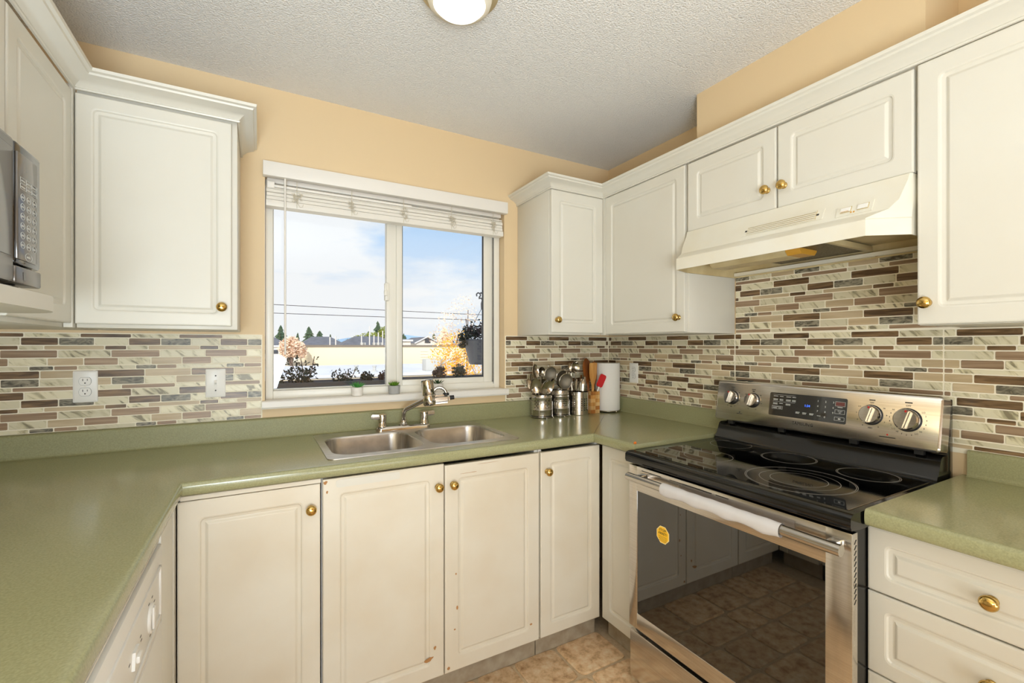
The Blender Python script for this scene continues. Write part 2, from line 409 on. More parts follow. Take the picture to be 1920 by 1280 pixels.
# ------------------------------------------------------------------ backsplash mosaic
CYC = [('T', .0285), ('t', .0165), ('T', .0285)]
ROWS_A = [(M_slate, M_marble, M_tan), (M_tdark, M_slate, M_marble), (M_marble, M_tan, M_taupe)]
ROWS_B = [((M_taupe, .165), (M_marble, .064), (M_marble, .064)), ((M_tan, .165), (M_tdark, .064), (M_marble, .064)), ((M_marble, .165), (M_slate, .064), (M_taupe, .064))]
ROWS_C = [(M_marble, M_tdark), (M_taupe, M_marble), (M_tan, M_tdark)]
def mosaic(parent, regions, place):
    z = 1.652; i = 0
    while z > .99:
        kind = i % 3; h = CYC[kind][1]; z0, z1 = z-h, z; c = (i//3) % 3
        if kind == 0: seq = [(mm, .0977) for mm in ROWS_A[c]]; off = (.0, .05, .02)[c]
        elif kind == 1: seq = list(ROWS_B[c]); off = (.03, .11, .2)[c]
        else: seq = [(mm, .1465) for mm in ROWS_C[c]]; off = (.06, .0, .1)[c]
        for (a0, a1, b0, b1) in regions:
            zz0, zz1 = max(z0, b0), min(z1, b1)
            if zz1-zz0 < .007: continue
            a = -4.0+off; j = 0
            while a < a1:
                mm, w = seq[j % len(seq)]
                s0, s1 = max(a, a0), min(a+w, a1)
                if s1-s0 > .010:
                    inst('tile', slab_tile(s1-s0-.0038, zz1-zz0-.0038, .0018, mm, .0007), parent, *place((s0+s1)/2, (zz0+zz1)/2))
                a += w; j += 1
        z -= h; i += 1
bm = new()
box(bm, (XL, YB-.002, ZCURB-.03), (.012, YB, 1.376)); box(bm, (1.192, YB-.002, ZCURB-.03), (XR-.002, YB, 1.384))
mk('grout_bed', bm, M_grout, wall_back, 0)
mosaic(wall_back, [(XL+.002, .010, ZCURB, 1.374), (1.194, XR-.004, ZCURB, 1.382)], lambda s, z: ((s, YB-.0018, z), (PI/2, 0, 0)))
bm = new(); box(bm, (XR-.002, .30, .99), (XR, YB-.002, 1.384)); box(bm, (XR-.002, .562, 1.384), (XR, 1.332, 1.655))
mk('grout_bed', bm, M_grout, wall_right, 0)
# local x runs towards -y on this wall
mosaic(wall_right, [(-(YB-.006), -1.3375, ZCURB, 1.382), (-1.3355, -.60, 1.105, 1.382), (-1.3355, -.5625, 1.382, 1.652), (-.60, -.40, 1.004, 1.382)], lambda s, z: ((XR-.0018, -s, z), (PI/2, 0, -PI/2)))

# ------------------------------------------------------------------ window (structure with parts)
bm = new()
YW = 2.268
def rectframe(bm, x0, x1, z0, z1, wl, wr, wb, wt, y0, y1, bev=.003):
    box(bm, (x0, y0, z0), (x0+wl, y1, z1), bev); box(bm, (x1-wr, y0, z0), (x1, y1, z1), bev)
    box(bm, (x0+wl, y0, z0), (x1-wr, y1, z0+wb), bev); box(bm, (x0+wl, y0, z1-wt), (x1-wr, y1, z1), bev)
rectframe(bm, WX0+.002, WX1-.002, WZ0, WZ1, .030, .034, .036, .04, YW, YW+.085)
win = structure('window_1', bm, M_vinyl, 30)
bm = new(); rectframe(bm, .605, 1.142, 1.116, 2.02, .030, .050, .040, .04, YW+.012, YW+.04); mk('sash', bm, M_vinyl, win)
bm = new(); rectframe(bm, .0545, .622, 1.129, 2.02, .003, .064, .004, .03, YW+.022, YW+.06); mk('sash', bm, M_vinyl, win)
bm = new(); rectframe(bm, .634, 1.094, 1.154, 1.99, .004, .005, .005, .005, YW+.016, YW+.03, 0); mk('gasket', bm, M_gasket, win)
bm = new(); box(bm, (.636, YW+.024, 1.158), (1.090, YW+.028, 1.985)); mk('pane', bm, M_pane, win, 0)
bm = new(); box(bm, (.056, YW+.046, 1.132), (.560, YW+.05, 1.992)); mk('pane', bm, M_pane, win, 0)
bm = new(); box(bm, (1.143, YW-.0006, 1.118), (1.146, YW+.003, 2.0)); mk('gasket', bm, M_gasket, win, 0)
bm = new(); box(bm, (.545, YW-.004, 1.552), (.566, YW+.024, 1.640), .004); box(bm, (.538, YW-.014, 1.575), (.556, YW+.0, 1.602), .004); box(bm, (.540, YW-.010, 1.600), (.550, YW, 1.632), .003)
mk('sash_latch', bm, M_vinyl, win)
# sill board with a rounded nose
bm = new()
prism(bm, [(YB-.0005, 1.0925), (YB-.024, 1.0925), (YB-.029, 1.088), (YB-.030, 1.066), (YB-.026, 1.0585), (YB-.0005, 1.0585)], 'x', .010, 1.2)
box(bm, (.024, YB, 1.0585), (1.184, YW+.002, 1.0925))
_unused = new()
_unused.free()
sill = structure('trim_1', bm, M_trimw, 30)

# ------------------------------------------------------------------ worktop
SX0, SX1, SY0, SY1 = .205, .972, 1.662, 2.160
cx0, cx1, cy0, cy1 = SX0+.012, SX1-.012, SY0+.012, SY1-.012
wt = thing('worktop', 'green laminate worktop running round the sink with rounded front edge and low upstand', 'worktop', (.55, 1.9, ZU))
YE_L, YE_R = -.20, 1.342
bm = new()
E_ = .02
for a, b in (((XL, YE_L), (NX_L-E_, NY+E_)), ((XL, NY+E_), (cx0, YB)), ((cx1, NY+E_), (XR, YB)), ((cx0, NY+E_), (cx1, cy0)), ((cx0, cy1), (cx1, YB)), ((NX_R+E_, YE_R), (XR, NY+E_))):
    box(bm, (a[0], a[1], ZU), (b[0], b[1], ZT))
mk('top', bm, M_counter, wt, 0)
NOSE = [(-E_, ZT), (-.010, ZT), (-.005, ZT-.0015), (-.0015, ZT-.006), (0, ZT-.014), (0, ZT-.026), (-.0015, ZT-.034), (-.006, ZT-.040), (-.014, ZU-.001), (-E_, ZU-.001)]
# path walked so that "left" points to the room
path = [(NX_R, YE_R), (NX_R, NY), (NX_L, NY), (NX_L, YE_L)]
bm = new(); sweep(bm, path, NOSE, True); mk('front_edge', bm, M_counter, wt, 50)
CURB = [(0, ZCURB), (.012, ZCURB), (.017, ZCURB-.002), (.0195, ZCURB-.007), (.02, ZCURB-.014), (.02, ZT+.012), (.0215, ZT+.005), (.026, ZT+.001), (.03, ZT-.0005), (0, ZT-.0005)]
path = [(XR, YE_R), (XR, YB), (XL, YB), (XL, YE_L)]
bm = new(); sweep(bm, path, CURB, True); mk('upstand', bm, M_upst, wt, 50)
bm = new()
prism(bm, [(NX_R-.001, NY-.001), (XR-.02, YB-.02), (XR-.02+.0012, YB-.02-.0012), (NX_R-.001+.0012, NY-.001-.0012)], 'z', ZT, ZT+.0002)
mk('mitre_joint', bm, M_print, wt, 0)
# second worktop right of the range
ZT2 = .924; dz = ZT2-ZT
wt2 = thing('worktop', 'short green laminate worktop over the drawers right of the range', 'worktop', (1.62, .2, ZU+dz))
bm = new(); box(bm, (NX_R+E_, -.15, ZU+dz), (XR, .556, ZT2)); mk('top', bm, M_counter, wt2, 0)
bm = new(); sweep(bm, [(NX_R, -.15), (NX_R, .556)], [(d, z+dz) for d, z in NOSE], True); mk('front_edge', bm, M_counter, wt2, 50)
bm = new(); sweep(bm, [(XR, -.15), (XR, .540)], [(d, z+dz-.006*(z > 1)) for d, z in CURB], True)
mk('upstand', bm, M_upst, wt2, 50)

# ------------------------------------------------------------------ cabinet parts
def door_mesh(w, h, t=.019, frame=.050, groove=.020):
    """raised-panel door, 0..w, 0..h, front face at y = -t"""
    rings = [(0, 0, .001), (0, t-.0035, .001), (.0012, t-.0012, .002), (.0045, t, .004),
             (frame-.004, t, .016), (frame, t-.0012, .014), (frame+.003, t-.0052, .012), (frame+.011, t-.0066, .006),
             (frame+groove-.007, t-.0062, .001), (frame+groove-.001, t-.0018, .0006), (frame+groove+.001, t-.0012, .0006)]
    b = new(); prev = None
    for ins, d, r in rings:
        ring = [b.verts.new((x, -d, z)) for x, z in rrect(w, h, r, ins, 4)]
        if prev:
            for k in range(len(ring)): b.faces.new((prev[k], prev[(k+1) % len(ring)], ring[(k+1) % len(ring)], ring[k]))
        else: b.faces.new(list(reversed(ring)))
        prev = ring
    b.faces.new(prev)
    return b
def rot_of(face): return {'B': 0, 'R': -PI/2, 'L': PI/2}[face]
def place_door(name, parent, face, s0, s1, z0, z1, plane, mat, frame=.05, groove=.02, t=.019):
    """s0<s1 along x ('B'), along -y ('R': pass y values far,near) or along +y ('L': near,far)"""
    b = door_mesh(abs(s1-s0), z1-z0, t, frame, groove)
    if face == 'B': M_ = Matrix.Translation((s0, plane+t, z0))
    elif face == 'R': M_ = Matrix.Translation((plane+t, s0, z0)) @ Matrix.Rotation(-PI/2, 4, 'Z')
    else: M_ = Matrix.Translation((plane-t, s0, z0)) @ Matrix.Rotation(PI/2, 4, 'Z')
    b.transform(M_)
    return mk(name, b, mat, parent, 10)
b = new()
lathe(b, [(0, 0), (.010, 0), (.0115, .002), (.0085, .004), (.0062, .007), (.006, .011), (.0085, .014), (.0145, .0175), (.0165, .022), (.0158, .0265), (.012, .0305), (.006, .0325), (0, .033)], (0, 0, 0), (0, -1, 0), 24)
bmesh.ops.recalc_face_normals(b, faces=list(b.faces))
ME_KNOB = bpy.data.meshes.new('knob'); b.to_mesh(ME_KNOB); b.free(); ME_KNOB.materials.append(M_brass)
for p in ME_KNOB.polygons: p.use_smooth = True
def knob(parent, face, s, z, plane):
    loc = {'B': (s, plane, z), 'R': (plane, s, z), 'L': (plane, s, z)}[face]
    return inst('knob', ME_KNOB, parent, loc, (0, 0, rot_of(face)), 'polished brass knob')
def carcass(parent, a, b, openface, mat=M_cabin, top=True, t=.016):
    x0, y0, z0 = a; x1, y1, z1 = b; bm = new()
    box(bm, (x0, y0, z0), (x1, y1, z0+t)); 
    if top: box(bm, (x0, y0, z1-t), (x1, y1, z1))
    zt = z1-t if top else z1
    if openface == 'B':
        box(bm, (x0, y0, z0+t), (x0+t, y1, zt)); box(bm, (x1-t, y0, z0+t), (x1, y1, zt)); box(bm, (x0+t, y1-.006, z0+t), (x1-t, y1, zt))
    else:
        box(bm, (x0, y0, z0+t), (x1, y0+t, zt)); box(bm, (x0, y1-t, z0+t), (x1, y1, zt))
        if openface == 'R': box(bm, (x1-.006, y0+t, z0+t), (x1, y1-t, zt))
        else: box(bm, (x0, y0+t, z0+t), (x0+.006, y1-t, zt))
    return mk('carcass', bm, mat, parent, 0)
KZ = .092      # bottom of base doors
def base_unit(name, label, face, s0, s1, doors, kick=True, ztop=None, cat='cabinet'):
    zt = ztop or ZU-.003
    if face == 'B':
        r = thing(name, label, cat, ((s0+s1)/2, 1.9, 0)); carcass(r, (s0, YD+.021, KZ+.004), (s1, YB-.004, zt), 'B', M_cabin, False)
        bm = new(); box(bm, (s0, YD+.04, 0), (s1, YD+.052, KZ+.002))
    elif face == 'R':
        r = thing(name, label, cat, (1.65, (s0+s1)/2, 0)); carcass(r, (XD_R+.021, s1, KZ+.004), (XR-.004, s0, zt), 'R', M_cabin, False)
        bm = new(); box(bm, (XD_R+.04, s1, 0), (XD_R+.052, s0, KZ+.002))
    else:
        r = thing(name, label, cat, (-.5, (s0+s1)/2, 0)); carcass(r, (XL+.004, s0, KZ+.004), (XD_L-.021, s1, zt), 'L', M_cabin, False)
        bm = new(); box(bm, (XD_L-.052, s0, 0), (XD_L-.04, s1, KZ+.002))
    if kick: mk('toe_kick', bm, M_kick, r, 0)
    else: bm.free()
    return r
DZT = .877
# back run
u = base_unit('base_cabinet', 'cream base cabinet with one door and brass knob, left end under the window', 'B', -.205, .178, 1)
d = place_door('door', u, 'B', -.207, .176, KZ, .874, YD, M_cabworn, .055); knob(d, 'B', .147, .797, YD)
bm = new(); box(bm, (-.20, YD+.004, .876), (.178, YD+.02, ZU-.003)); mk('top_rail', bm, M_cabworn, u, 0)
u = base_unit('base_cabinet', 'cream double-door sink base cabinet with two brass knobs meeting in the middle and chipped edges', 'B', .182, 1.033, 2)
d = place_door('door', u, 'B', .184, .607, KZ, DZT+.008, YD, M_cabworn, .055); knob(d, 'B', .582, .803, YD)
bm = new()
for px, pz, rx, rz in ((.548, .168, .017, .007), (.571, .205, .005, .007), (.192, .874, .006, .006), (.197, .842, .003, .005), (.30, .863, .012, .0018)):
    prism(bm, [(px+rx*math.cos(q)*(1+.3*math.sin(3*q)), pz+rz*math.sin(q)+.25*rx*math.cos(q)) for q in [k*PI/5 for k in range(10)]], 'y', YD-.0005, YD+.0012)
mk('paint_chip', bm, M_chip, d, 0, kind='stuff', label='brown chipped spots on the foil')
bm = new(); 
pl = rrect(.215, .026, .008, 0, 3); prism(bm, [(.225+x, .853+z) for x, z in pl], 'y', YD-.0016, YD+.001); mk('adhesive_strip', bm, M_cab, d, 0, label='pale flat strip stuck along the top')
d = place_door('door', u, 'B', .611, 1.031, KZ, DZT, YD, M_cabworn, .055); knob(d, 'B', .641, .803, YD)
bm = new()
for px, pz, rx, rz in ((.70, .838, .03, .0006), (.79, .8665, .05, .0005), (.73, .8385, .012, .0009), (.66, .33, .004, .008), (.655, .46, .003, .004), (.65, .25, .004, .003), (.99, .168, .006, .004), (.625, .11, .006, .006)):
    prism(bm, [(px+rx*math.cos(q), pz+rz*math.sin(q)) for q in [k*PI/5 for k in range(10)]], 'y', YD-.0005, YD+.0012)
mk('paint_chip', bm, M_chip, d, 0, kind='stuff', label='small chipped spots on the foil')
u = base_unit('base_cabinet', 'narrow cream base cabinet door right of the sink, in the inner corner', 'B', 1.037, 1.360, 1)
d = place_door('door', u, 'B', 1.039, 1.358, KZ, DZT, YD, M_cabworn, .050); knob(d, 'B', 1.069, .795, YD)
# right wall, between corner and range
u = base_unit('base_cabinet', 'narrow cream base cabinet without a knob, squeezed between the corner and the range', 'R', 1.607, 1.345, 1)
place_door('door', u, 'R', 1.605, 1.347, KZ, DZT, XD_R, M_cab, .050)
# right of range: drawers
u = base_unit('drawer_unit', 'cream drawer unit with brass knobs under the short worktop right of the range', 'R', .553, .10, 3, ztop=.87)
for z0, z1, kz in ((.707, .868, .785), (.500, .703, .605), (.296, .496, .40), (KZ, .292, .19)):
    d = place_door('drawer', u, 'R', .5725, .118, z0, z1, XD_R, M_cab, .040, .022); knob(d, 'R', .345, kz, XD_R)
bm = new(); box(bm, (XD_R+.021, .537, .10), (XR-.01, .553, .87)); mk('side_panel', bm, M_cab, u, 0)
# left run
u = base_unit('corner_panel', 'plain cream corner panel between the dishwasher and the back cabinets', 'L', 1.389, 1.606, 1)
bm = new(); box(bm, (XD_L-.02, 1.389, KZ), (XD_L, 1.610, .884), .002); mk('panel', bm, M_cab, u)
bm = new(); box(bm, (XD_L-.001, 1.56, KZ), (XD_L+.0015, 1.572, .884), .001); mk('bead', bm, M_cab, u)
dw = thing('dishwasher', 'white dishwasher with dial and latch in the left run', 'dishwasher', (-.5, 1.08, 0))
bm = new(); box(bm, (XL+.05, .790, .09), (XD_L-.03, 1.385, .87)); mk('tub_housing', bm, M_white, dw, 0)
bm = new(); box(bm, (XD_L-.028, .790, .11), (XD_L+.002, 1.385, .66), .004); mk('door', bm, M_white, dw)
bm = new(); box(bm, (XD_L-.028, .790, .664), (XD_L+.002, 1.385, .845), .004); cp = mk('control_panel', bm, M_white, dw)
bm = new(); box(bm, (XD_L-.028, .790, .849), (XD_L-.004, 1.385, .884), .003); mk('top_strip', bm, M_cab, dw)
bm = new()
X0 = XD_L+.002
for a, bq in (((.83, .80), (1.352, .807)), ((.83, .685), (1.352, .692)), ((.83, .685), (.837, .807)), ((1.345, .685), (1.352, .807))):
    box(bm, (X0-.001, a[0], a[1]), (X0+.004, bq[0], bq[1]), .0015)
mk('raised_border', bm, M_white, cp)
bm = new(); lathe(bm, [(.030, 0), (.030, .004), (.027, .006), (.026, .003), (0, .003)], (X0, 1.246, .735), (1, 0, 0), 28); dl = mk('dial', bm, M_white, cp)
bm = new(); box(bm, (X0+.003, 1.238, .712), (X0+.009, 1.254, .760), .003); mk('dial_grip', bm, M_white, dl)
bm = new(); prism(bm, [(1.08, .722), (1.125, .722), (1.118, .752), (1.087, .752)], 'x', X0, X0+.005); box(bm, (X0+.004, 1.09, .728), (X0+.011, 1.115, .742), .003); mk('latch', bm, M_white, cp)
bm = new()
for yy, zz in ((1.262, .770), (1.228, .770), (1.24, .697), (1.255, .698), (1.285, .75), (1.15, .745), (1.155, .735), (1.06, .742)): box(bm, (X0-.0004, yy, zz), (X0+.0003, yy+.010, zz+.003))
mk('printed_marks', bm, M_print, cp, 0, kind='stuff')
bm = new(); box(bm, (XD_L-.052, .79, .0), (XD_L-.04, 1.385, .088)); mk('kick_plate', bm, M_blackm, dw, 0)
u = base_unit('base_cabinet', 'cream base cabinet beyond the dishwasher, at the near end of the left run', 'L', -.18, .784, 1)
place_door('door', u, 'L', -.178, .30, KZ, DZT, XD_L, M_cab, .055); place_door('door', u, 'L', .304, .782, KZ, DZT, XD_L, M_cab, .055)

# ------------------------------------------------------------------ upper cabinets
def upper(name, label, a, b, loc): 
    r = thing(name, label, 'cabinet', loc); bm = new(); box(bm, a, b, .0015); mk('carcass', bm, M_cab, r); return r
ZTOP = 2.128
u = upper('wall_cabinet', 'cream single-door wall cabinet left of the window, knob at lower right', (-.497, YU+.021, ZUB), (-.068, YB-.001, ZTOP), (-.28, 2.05, ZUB))
d = place_door('door', u, 'B', -.496, -.085, ZUB+.012, ZUT-.002, YU, M_cab, .042); knob(d, 'B', -.113, 1.462, YU)
u = upper('wall_cabinet', 'cream corner wall cabinet behind the microwave on the left wall', (XL+.001, 1.457, ZUB), (XU_L-.021, YB-.001, ZTOP), (-.67, 1.8, ZUB))
place_door('door', u, 'L', 1.459, 1.866, ZUB+.012, ZUT-.002, XU_L, M_cab, .050)
bm = new(); box(bm, (-.5195, 1.8665, ZUB), (-.4985, 1.8935, ZTOP)); mk('corner_post', bm, M_cab, u, 0)
# microwave niche cabinet
u = thing('microwave_cabinet', 'cream wall cabinet with an open niche and shelf holding the microwave', 'cabinet', (-.66, 1.1, ZUB))
bm = new(); box(bm, (XL+.001, .80, 1.80), (XU_L-.021, 1.453, ZTOP)); box(bm, (XL+.001, 1.437, 1.436), (XU_L-.021, 1.453, 1.80)); box(bm, (XL+.001, .80, 1.436), (XU_L-.021, .816, 1.80)); box(bm, (XL+.001, .816, 1.436), (XL+.008, 1.437, 1.80))
mk('carcass', bm, M_cab, u, 0)
place_door('door', u, 'L', .81, 1.451, 1.80, ZUT-.002, XU_L, M_cab, .050)
bm = new(); XS = -.385
pts = [(XL+.001, .80), (XS, .80), (XS, 1.30)] + [(XS-.115+.115*math.cos(a), 1.30+.15*math.sin(a)) for a in [k*PI/2/8 for k in range(1, 9)]] + [(XL+.001, 1.45)]
prism(bm, pts, 'z', 1.402, 1.434); mk('shelf', bm, M_cab, u, 40)
bm = new(); box(bm, (XL+.001, .80, ZUB), (XU_L-.03, 1.453, 1.401)); mk('bottom_panel', bm, M_cab, u, 0)
# right side
u = upper('wall_cabinet', 'narrow cream wall cabinet right of the window with knob at lower left', (1.2705, YU+.021, ZUB), (1.600, YB-.001, ZTOP), (1.43, 2.05, ZUB))
d = place_door('door', u, 'B', 1.272, 1.600, ZUB+.010, ZUT-.002, YU, M_cab, .050); knob(d, 'B', 1.302, 1.458, YU)
u = upper('wall_cabinet', 'cream wall cabinet in the right corner beside the range hood, knob at lower right', (XU_R+.021, 1.338, ZUB), (XR-.001, YU+.019, ZTOP), (1.77, 1.6, ZUB))
bm = new(); box(bm, (1.6015, 1.8585, ZUB), (1.6235, 1.8945, ZTOP)); mk('corner_post', bm, M_cab, u, 0)
d = place_door('door', u, 'R', 1.858, 1.346, ZUB+.004, ZUT-.002, XU_R, M_cab, .046); knob(d, 'R', 1.375, 1.452, XU_R)
u = upper('wall_cabinet', 'short cream two-door wall cabinet above the range hood, knobs side by side', (XU_R+.021, .560, 1.822), (XR-.001, 1.334, ZTOP), (1.77, .95, 1.822))
d = place_door('door', u, 'R', 1.330, .950, 1.816, ZUT-.006, XU_R, M_cab, .048); knob(d, 'R', .980, 1.888, XU_R)
d = place_door('door', u, 'R', .944, .562, 1.816, ZUT-.006, XU_R, M_cab, .048); knob(d, 'R', .920, 1.888, XU_R)
u = upper('wall_cabinet', 'tall cream wall cabinet right of the range hood with knob at lower left', (XU_R+.021, .02, ZUB), (XR-.001, .556, ZTOP), (1.77, .29, ZUB))
d = place_door('door', u, 'R', .554, .05, ZUB+.002, ZUT-.002, XU_R, M_cab, .048); knob(d, 'R', .532, 1.446, XU_R)
# crown mouldings
CROWN = [(0, ZUT-.001), (.006, ZUT-.001), (.008, ZUT+.003), (.005, ZUT+.007), (.008, ZUT+.010), (.014, ZUT+.016), (.024, ZUT+.024), (.038, ZUT+.030), (.048, ZUT+.034), (.050, ZUT+.040), (.058, ZUT+.043), (.060, ZUT+.052), (0, ZUT+.052)]
bm = new(); sweep(bm, [(-.0665, YB-.001), (-.0665, YU), (XU_L, YU), (XU_L, .0)][::-1], [(-d, z+.006) for d, z in CROWN], True)
o = mk('crown_moulding', bm, M_cab, None, 40); tag(o, 'cream crown moulding along the top of the left wall cabinets', 'moulding')
bm = new(); sweep(bm, [(1.2695, YB-.001), (1.2695, YU), (XU_R, YU), (XU_R, .0)], [(-d, z) for d, z in CROWN], True)
o = mk('crown_moulding', bm, M_cab, None, 40); tag(o, 'long cream crown moulding along the top of the right wall cabinets', 'moulding')

# ------------------------------------------------------------------ range hood
HY0, HY1 = .563, 1.332
hood = thing('range_hood', 'white under-cabinet range hood with grille and rocker switches above the range', 'range hood', (1.72, .95, 1.64))
LX, LY0, LY1 = 1.500, .634, 1.300          # front lip
ZL0, ZL1, ZHT = 1.640, 1.690, 1.814
bm = new()
def hoodring(z, xf, ya, yb, xb, yo0, yo1):
    return [(1.930, yo0, z), (xb, yo0, z), (xf, ya, z), (xf, yb, z), (xb, yo1, z), (1.930, yo1, z)]
on_x = lambda zz: LX+.048+(1.590-LX-.048)*(zz-ZL1-.024)/(ZHT-.02-ZL1-.024)
rings = [hoodring(ZL0, LX, LY0, LY1, 1.594, HY0, HY1), hoodring(ZL1-.004, LX, LY0, LY1, 1.594, HY0, HY1), hoodring(ZL1, LX+.004, LY0+.003, LY1-.003, 1.596, HY0, HY1),
         hoodring(ZL1+.012, LX+.026, LY0-.012, LY1+.006, 1.598, HY0, HY1), hoodring(ZL1+.024, LX+.048, LY0-.036, LY1+.016, 1.600, HY0, HY1), hoodring(1.738, on_x(1.738), .579, 1.322, 1.602, HY0, HY1),
         hoodring(ZHT-.02, 1.590, .570, 1.326, 1.603, HY0, HY1), hoodring(ZHT, 1.597, .568, 1.327, 1.604, HY0, HY1)]
R = [[bm.verts.new(p) for p in r] for r in rings]
for A, B in zip(R, R[1:]):
    for k in range(5): bm.faces.new((A[k], A[k+1], B[k+1], B[k]))
bm.faces.new(R[-1])
mk('shell', bm, M_hood, hood, 25)
bm = new()   # inside lining: hanging inner faces and ceiling
inn = lambda z, o: [(1.925, HY0+o, z), (1.596, HY0+o, z), (LX+o*1.2, LY0+o, z), (LX+o*1.2, LY1-o, z), (1.596, HY1-o, z), (1.925, HY1-o, z)]
A = [bm.verts.new(p) for p in inn(ZL0, .001)]; B = [bm.verts.new(p) for p in inn(ZL0+.001, .006)]; Cc = [bm.verts.new(p) for p in inn(1.688, .010)]
for P, Q in ((A, B), (B, Cc)):
    for k in range(6): bm.faces.new((P[k], P[(k+1) % 6], Q[(k+1) % 6], Q[k]))
bm.faces.new(Cc)
mk('inner_pan', bm, M_hoodin, hood, 20)
bm = new(); box(bm, (1.905, HY0+.01, ZL0+.006), (1.927, HY1-.01, ZL0+.020)); mk('rear_lip', bm, M_hood, hood, 0)
bm = new()
box(bm, (1.57, .80, 1.668), (1.900, 1.105, 1.676)); mk('grease_filter', bm, M_filter, hood, 0)
bm = new(); box(bm, (1.57, .782, 1.664), (1.905, .800, 1.682), .002); box(bm, (1.57, .799, 1.664), (1.576, 1.106, 1.682)); box(bm, (1.57, 1.105, 1.664), (1.905, 1.112, 1.682), .002); mk('filter_frame', bm, M_hoodin, hood)
bm = new(); prism(bm, [(1.630, 1.668), (1.745, 1.668), (1.742, 1.660), (1.728, 1.648), (1.646, 1.648), (1.632, 1.660)], 'y', .935, 1.24); mk('lamp_housing', bm, M_hoodin, hood)
bm = new(); prism(bm, [(1.632, 1.668), (1.743, 1.668), (1.740, 1.661), (1.727, 1.649), (1.647, 1.649), (1.634, 1.661)], 'y', .885, .934); mk('lamp_lens', bm, M_amber, hood)
bm = new()
for (yy, zz, s) in ((1.09, 1.652, .006), (1.075, 1.650, .005), (.775, 1.650, .007), (.768, 1.655, .005), (.95, 1.651, .004)):
    ball(bm, (1.914, yy, zz), s, 8, (.6, 1.6, .7))
mk('rust_patches', bm, M_rust, hood, kind='stuff', label='rusty patches along the rear lip')
# sloped front details
def on_slope(yy, zz, off=0.):   # x on the sloped front at height zz
    z0, x0, z1, x1 = ZL1+.024, LX+.048, ZHT-.02, 1.590
    f = (zz-z0)/(z1-z0); return x0+(x1-x0)*f-off
def slope_plate(bm, ya, yb, za, zb, thick, lift=0.):
    pts = []
    for off in (lift, lift+thick):
        for yy, zz in ((ya, za), (yb, za), (yb, zb), (ya, zb)): pts.append(bm.verts.new((on_slope(yy, zz, off), yy, zz)))
    for f in ((0, 1, 2, 3), (7, 6, 5, 4), (0, 4, 5, 1), (1, 5, 6, 2), (2, 6, 7, 3), (3, 7, 4, 0)): bm.faces.new([pts[i] for i in f])
bm = new(); slope_plate(bm, .775, 1.052, 1.729, 1.766, .0030, -.001); gr = mk('grille', bm, M_hood, hood, 0)
bm = new(); slope_plate(bm, .795, 1.032, 1.7322, 1.7640, .0004, .0020); mk('grille_shade_sheet', bm, M_hoodin, gr, 0)  # darker sheet: shade between the grille bars put into the colour
for k in range(5):
    bm = new(); slope_plate(bm, .797, 1.030, 1.7328+k*.0066, 1.7368+k*.0066, .0035, .0015); mk('grille_bar', bm, M_hood, gr, 0)
bm = new(); slope_plate(bm, 1.032, 1.040, 1.745, 1.751, .001, .0016); slope_plate(bm, .788, .796, 1.745, 1.751, .001, .0016); mk('screw', bm, M_print, gr, 0, kind='stuff')
bm = new(); slope_plate(bm, .640, .735, 1.722, 1.757, .0035, -.001); sw = mk('switch_plate', bm, M_hood, hood, 0)
for ya, yb, mm in ((.697, .722, M_amber), (.652, .677, M_white)):
    bm = new(); slope_plate(bm, ya, yb, 1.734, 1.748, .007, .001); mk('rocker_switch', bm, M_white, sw, 0)
    bm = new(); slope_plate(bm, ya-.0025, yb+.0025, 1.7315, 1.7505, .0004, .0025); mk('switch_surround', bm, M_hoodin, sw, 0)
bm = new()
for ya, yb in ((.684, .6885), (.6915, .696)): slope_plate(bm, ya, yb, 1.727, 1.732, .0004, .0026)
slope_plate(bm, .699, .720, 1.7345, 1.736, .0004, .0081)
mk('switch_marks', bm, M_amber, sw, 0, kind='stuff')

# ------------------------------------------------------------------ range (stove)
RY0, RY1, XO = .562, 1.334, 1.270
ZK = .917     # cooktop surface
st = thing('kitchen_range', 'stainless freestanding electric range with black glass cooktop between the worktops', 'range', (1.6, .948, 0))
bm = new(); box(bm, (XO+.032, RY0+.0135, .03), (1.86, RY1, .868), .003); mk('body', bm, M_black, st)
bm = new(); box(bm, (XO+.10, RY0+.02, 0), (1.86, RY1-.02, .03)); mk('feet', bm, M_blackm, st, 0)
# cooktop with rounded front lip
bm = new()
lip = [(1.790, ZK), (XO+.000, ZK), (XO-.010, ZK-.003), (XO-.016, ZK-.010), (XO-.017, ZK-.030), (XO-.012, ZK-.040), (XO+.03, ZK-.044), (1.790, ZK-.044)]
prism(bm, lip, 'y', RY0-.002, RY1+.002); mk('cooktop', bm, M_black, st, 50)
bm = new(); box(bm, (XO+.016, RY0+.018, ZK-.001), (1.775, RY1-.018, ZK+.0012)); ck = mk('glass_surface', bm, M_cook, st, 0)
bm = new()
for a, b_ in (((1.7755, RY0+.016), (1.777, RY1-.016)), ((XO+.014, RY0+.0165), (1.777, RY0+.018))): box(bm, (a[0], a[1], ZK), (b_[0], b_[1], ZK+.0016))
mk('edge_trim', bm, M_steel, st, 0)
def ring(cx, cy, r, w=.0022):
    bm = new(); n = 64
    for s in (0,):
        A = [bm.verts.new((cx+(r-w/2)*math.cos(2*PI*k/n), cy+(r-w/2)*math.sin(2*PI*k/n), ZK+.00135)) for k in range(n)]
        B = [bm.verts.new((cx+(r+w/2)*math.cos(2*PI*k/n), cy+(r+w/2)*math.sin(2*PI*k/n), ZK+.00135)) for k in range(n)]
        for k in range(n): bm.faces.new((A[k], A[(k+1) % n], B[(k+1) % n], B[k]))
    return mk('burner_ring', bm, M_ring, ck, 0)
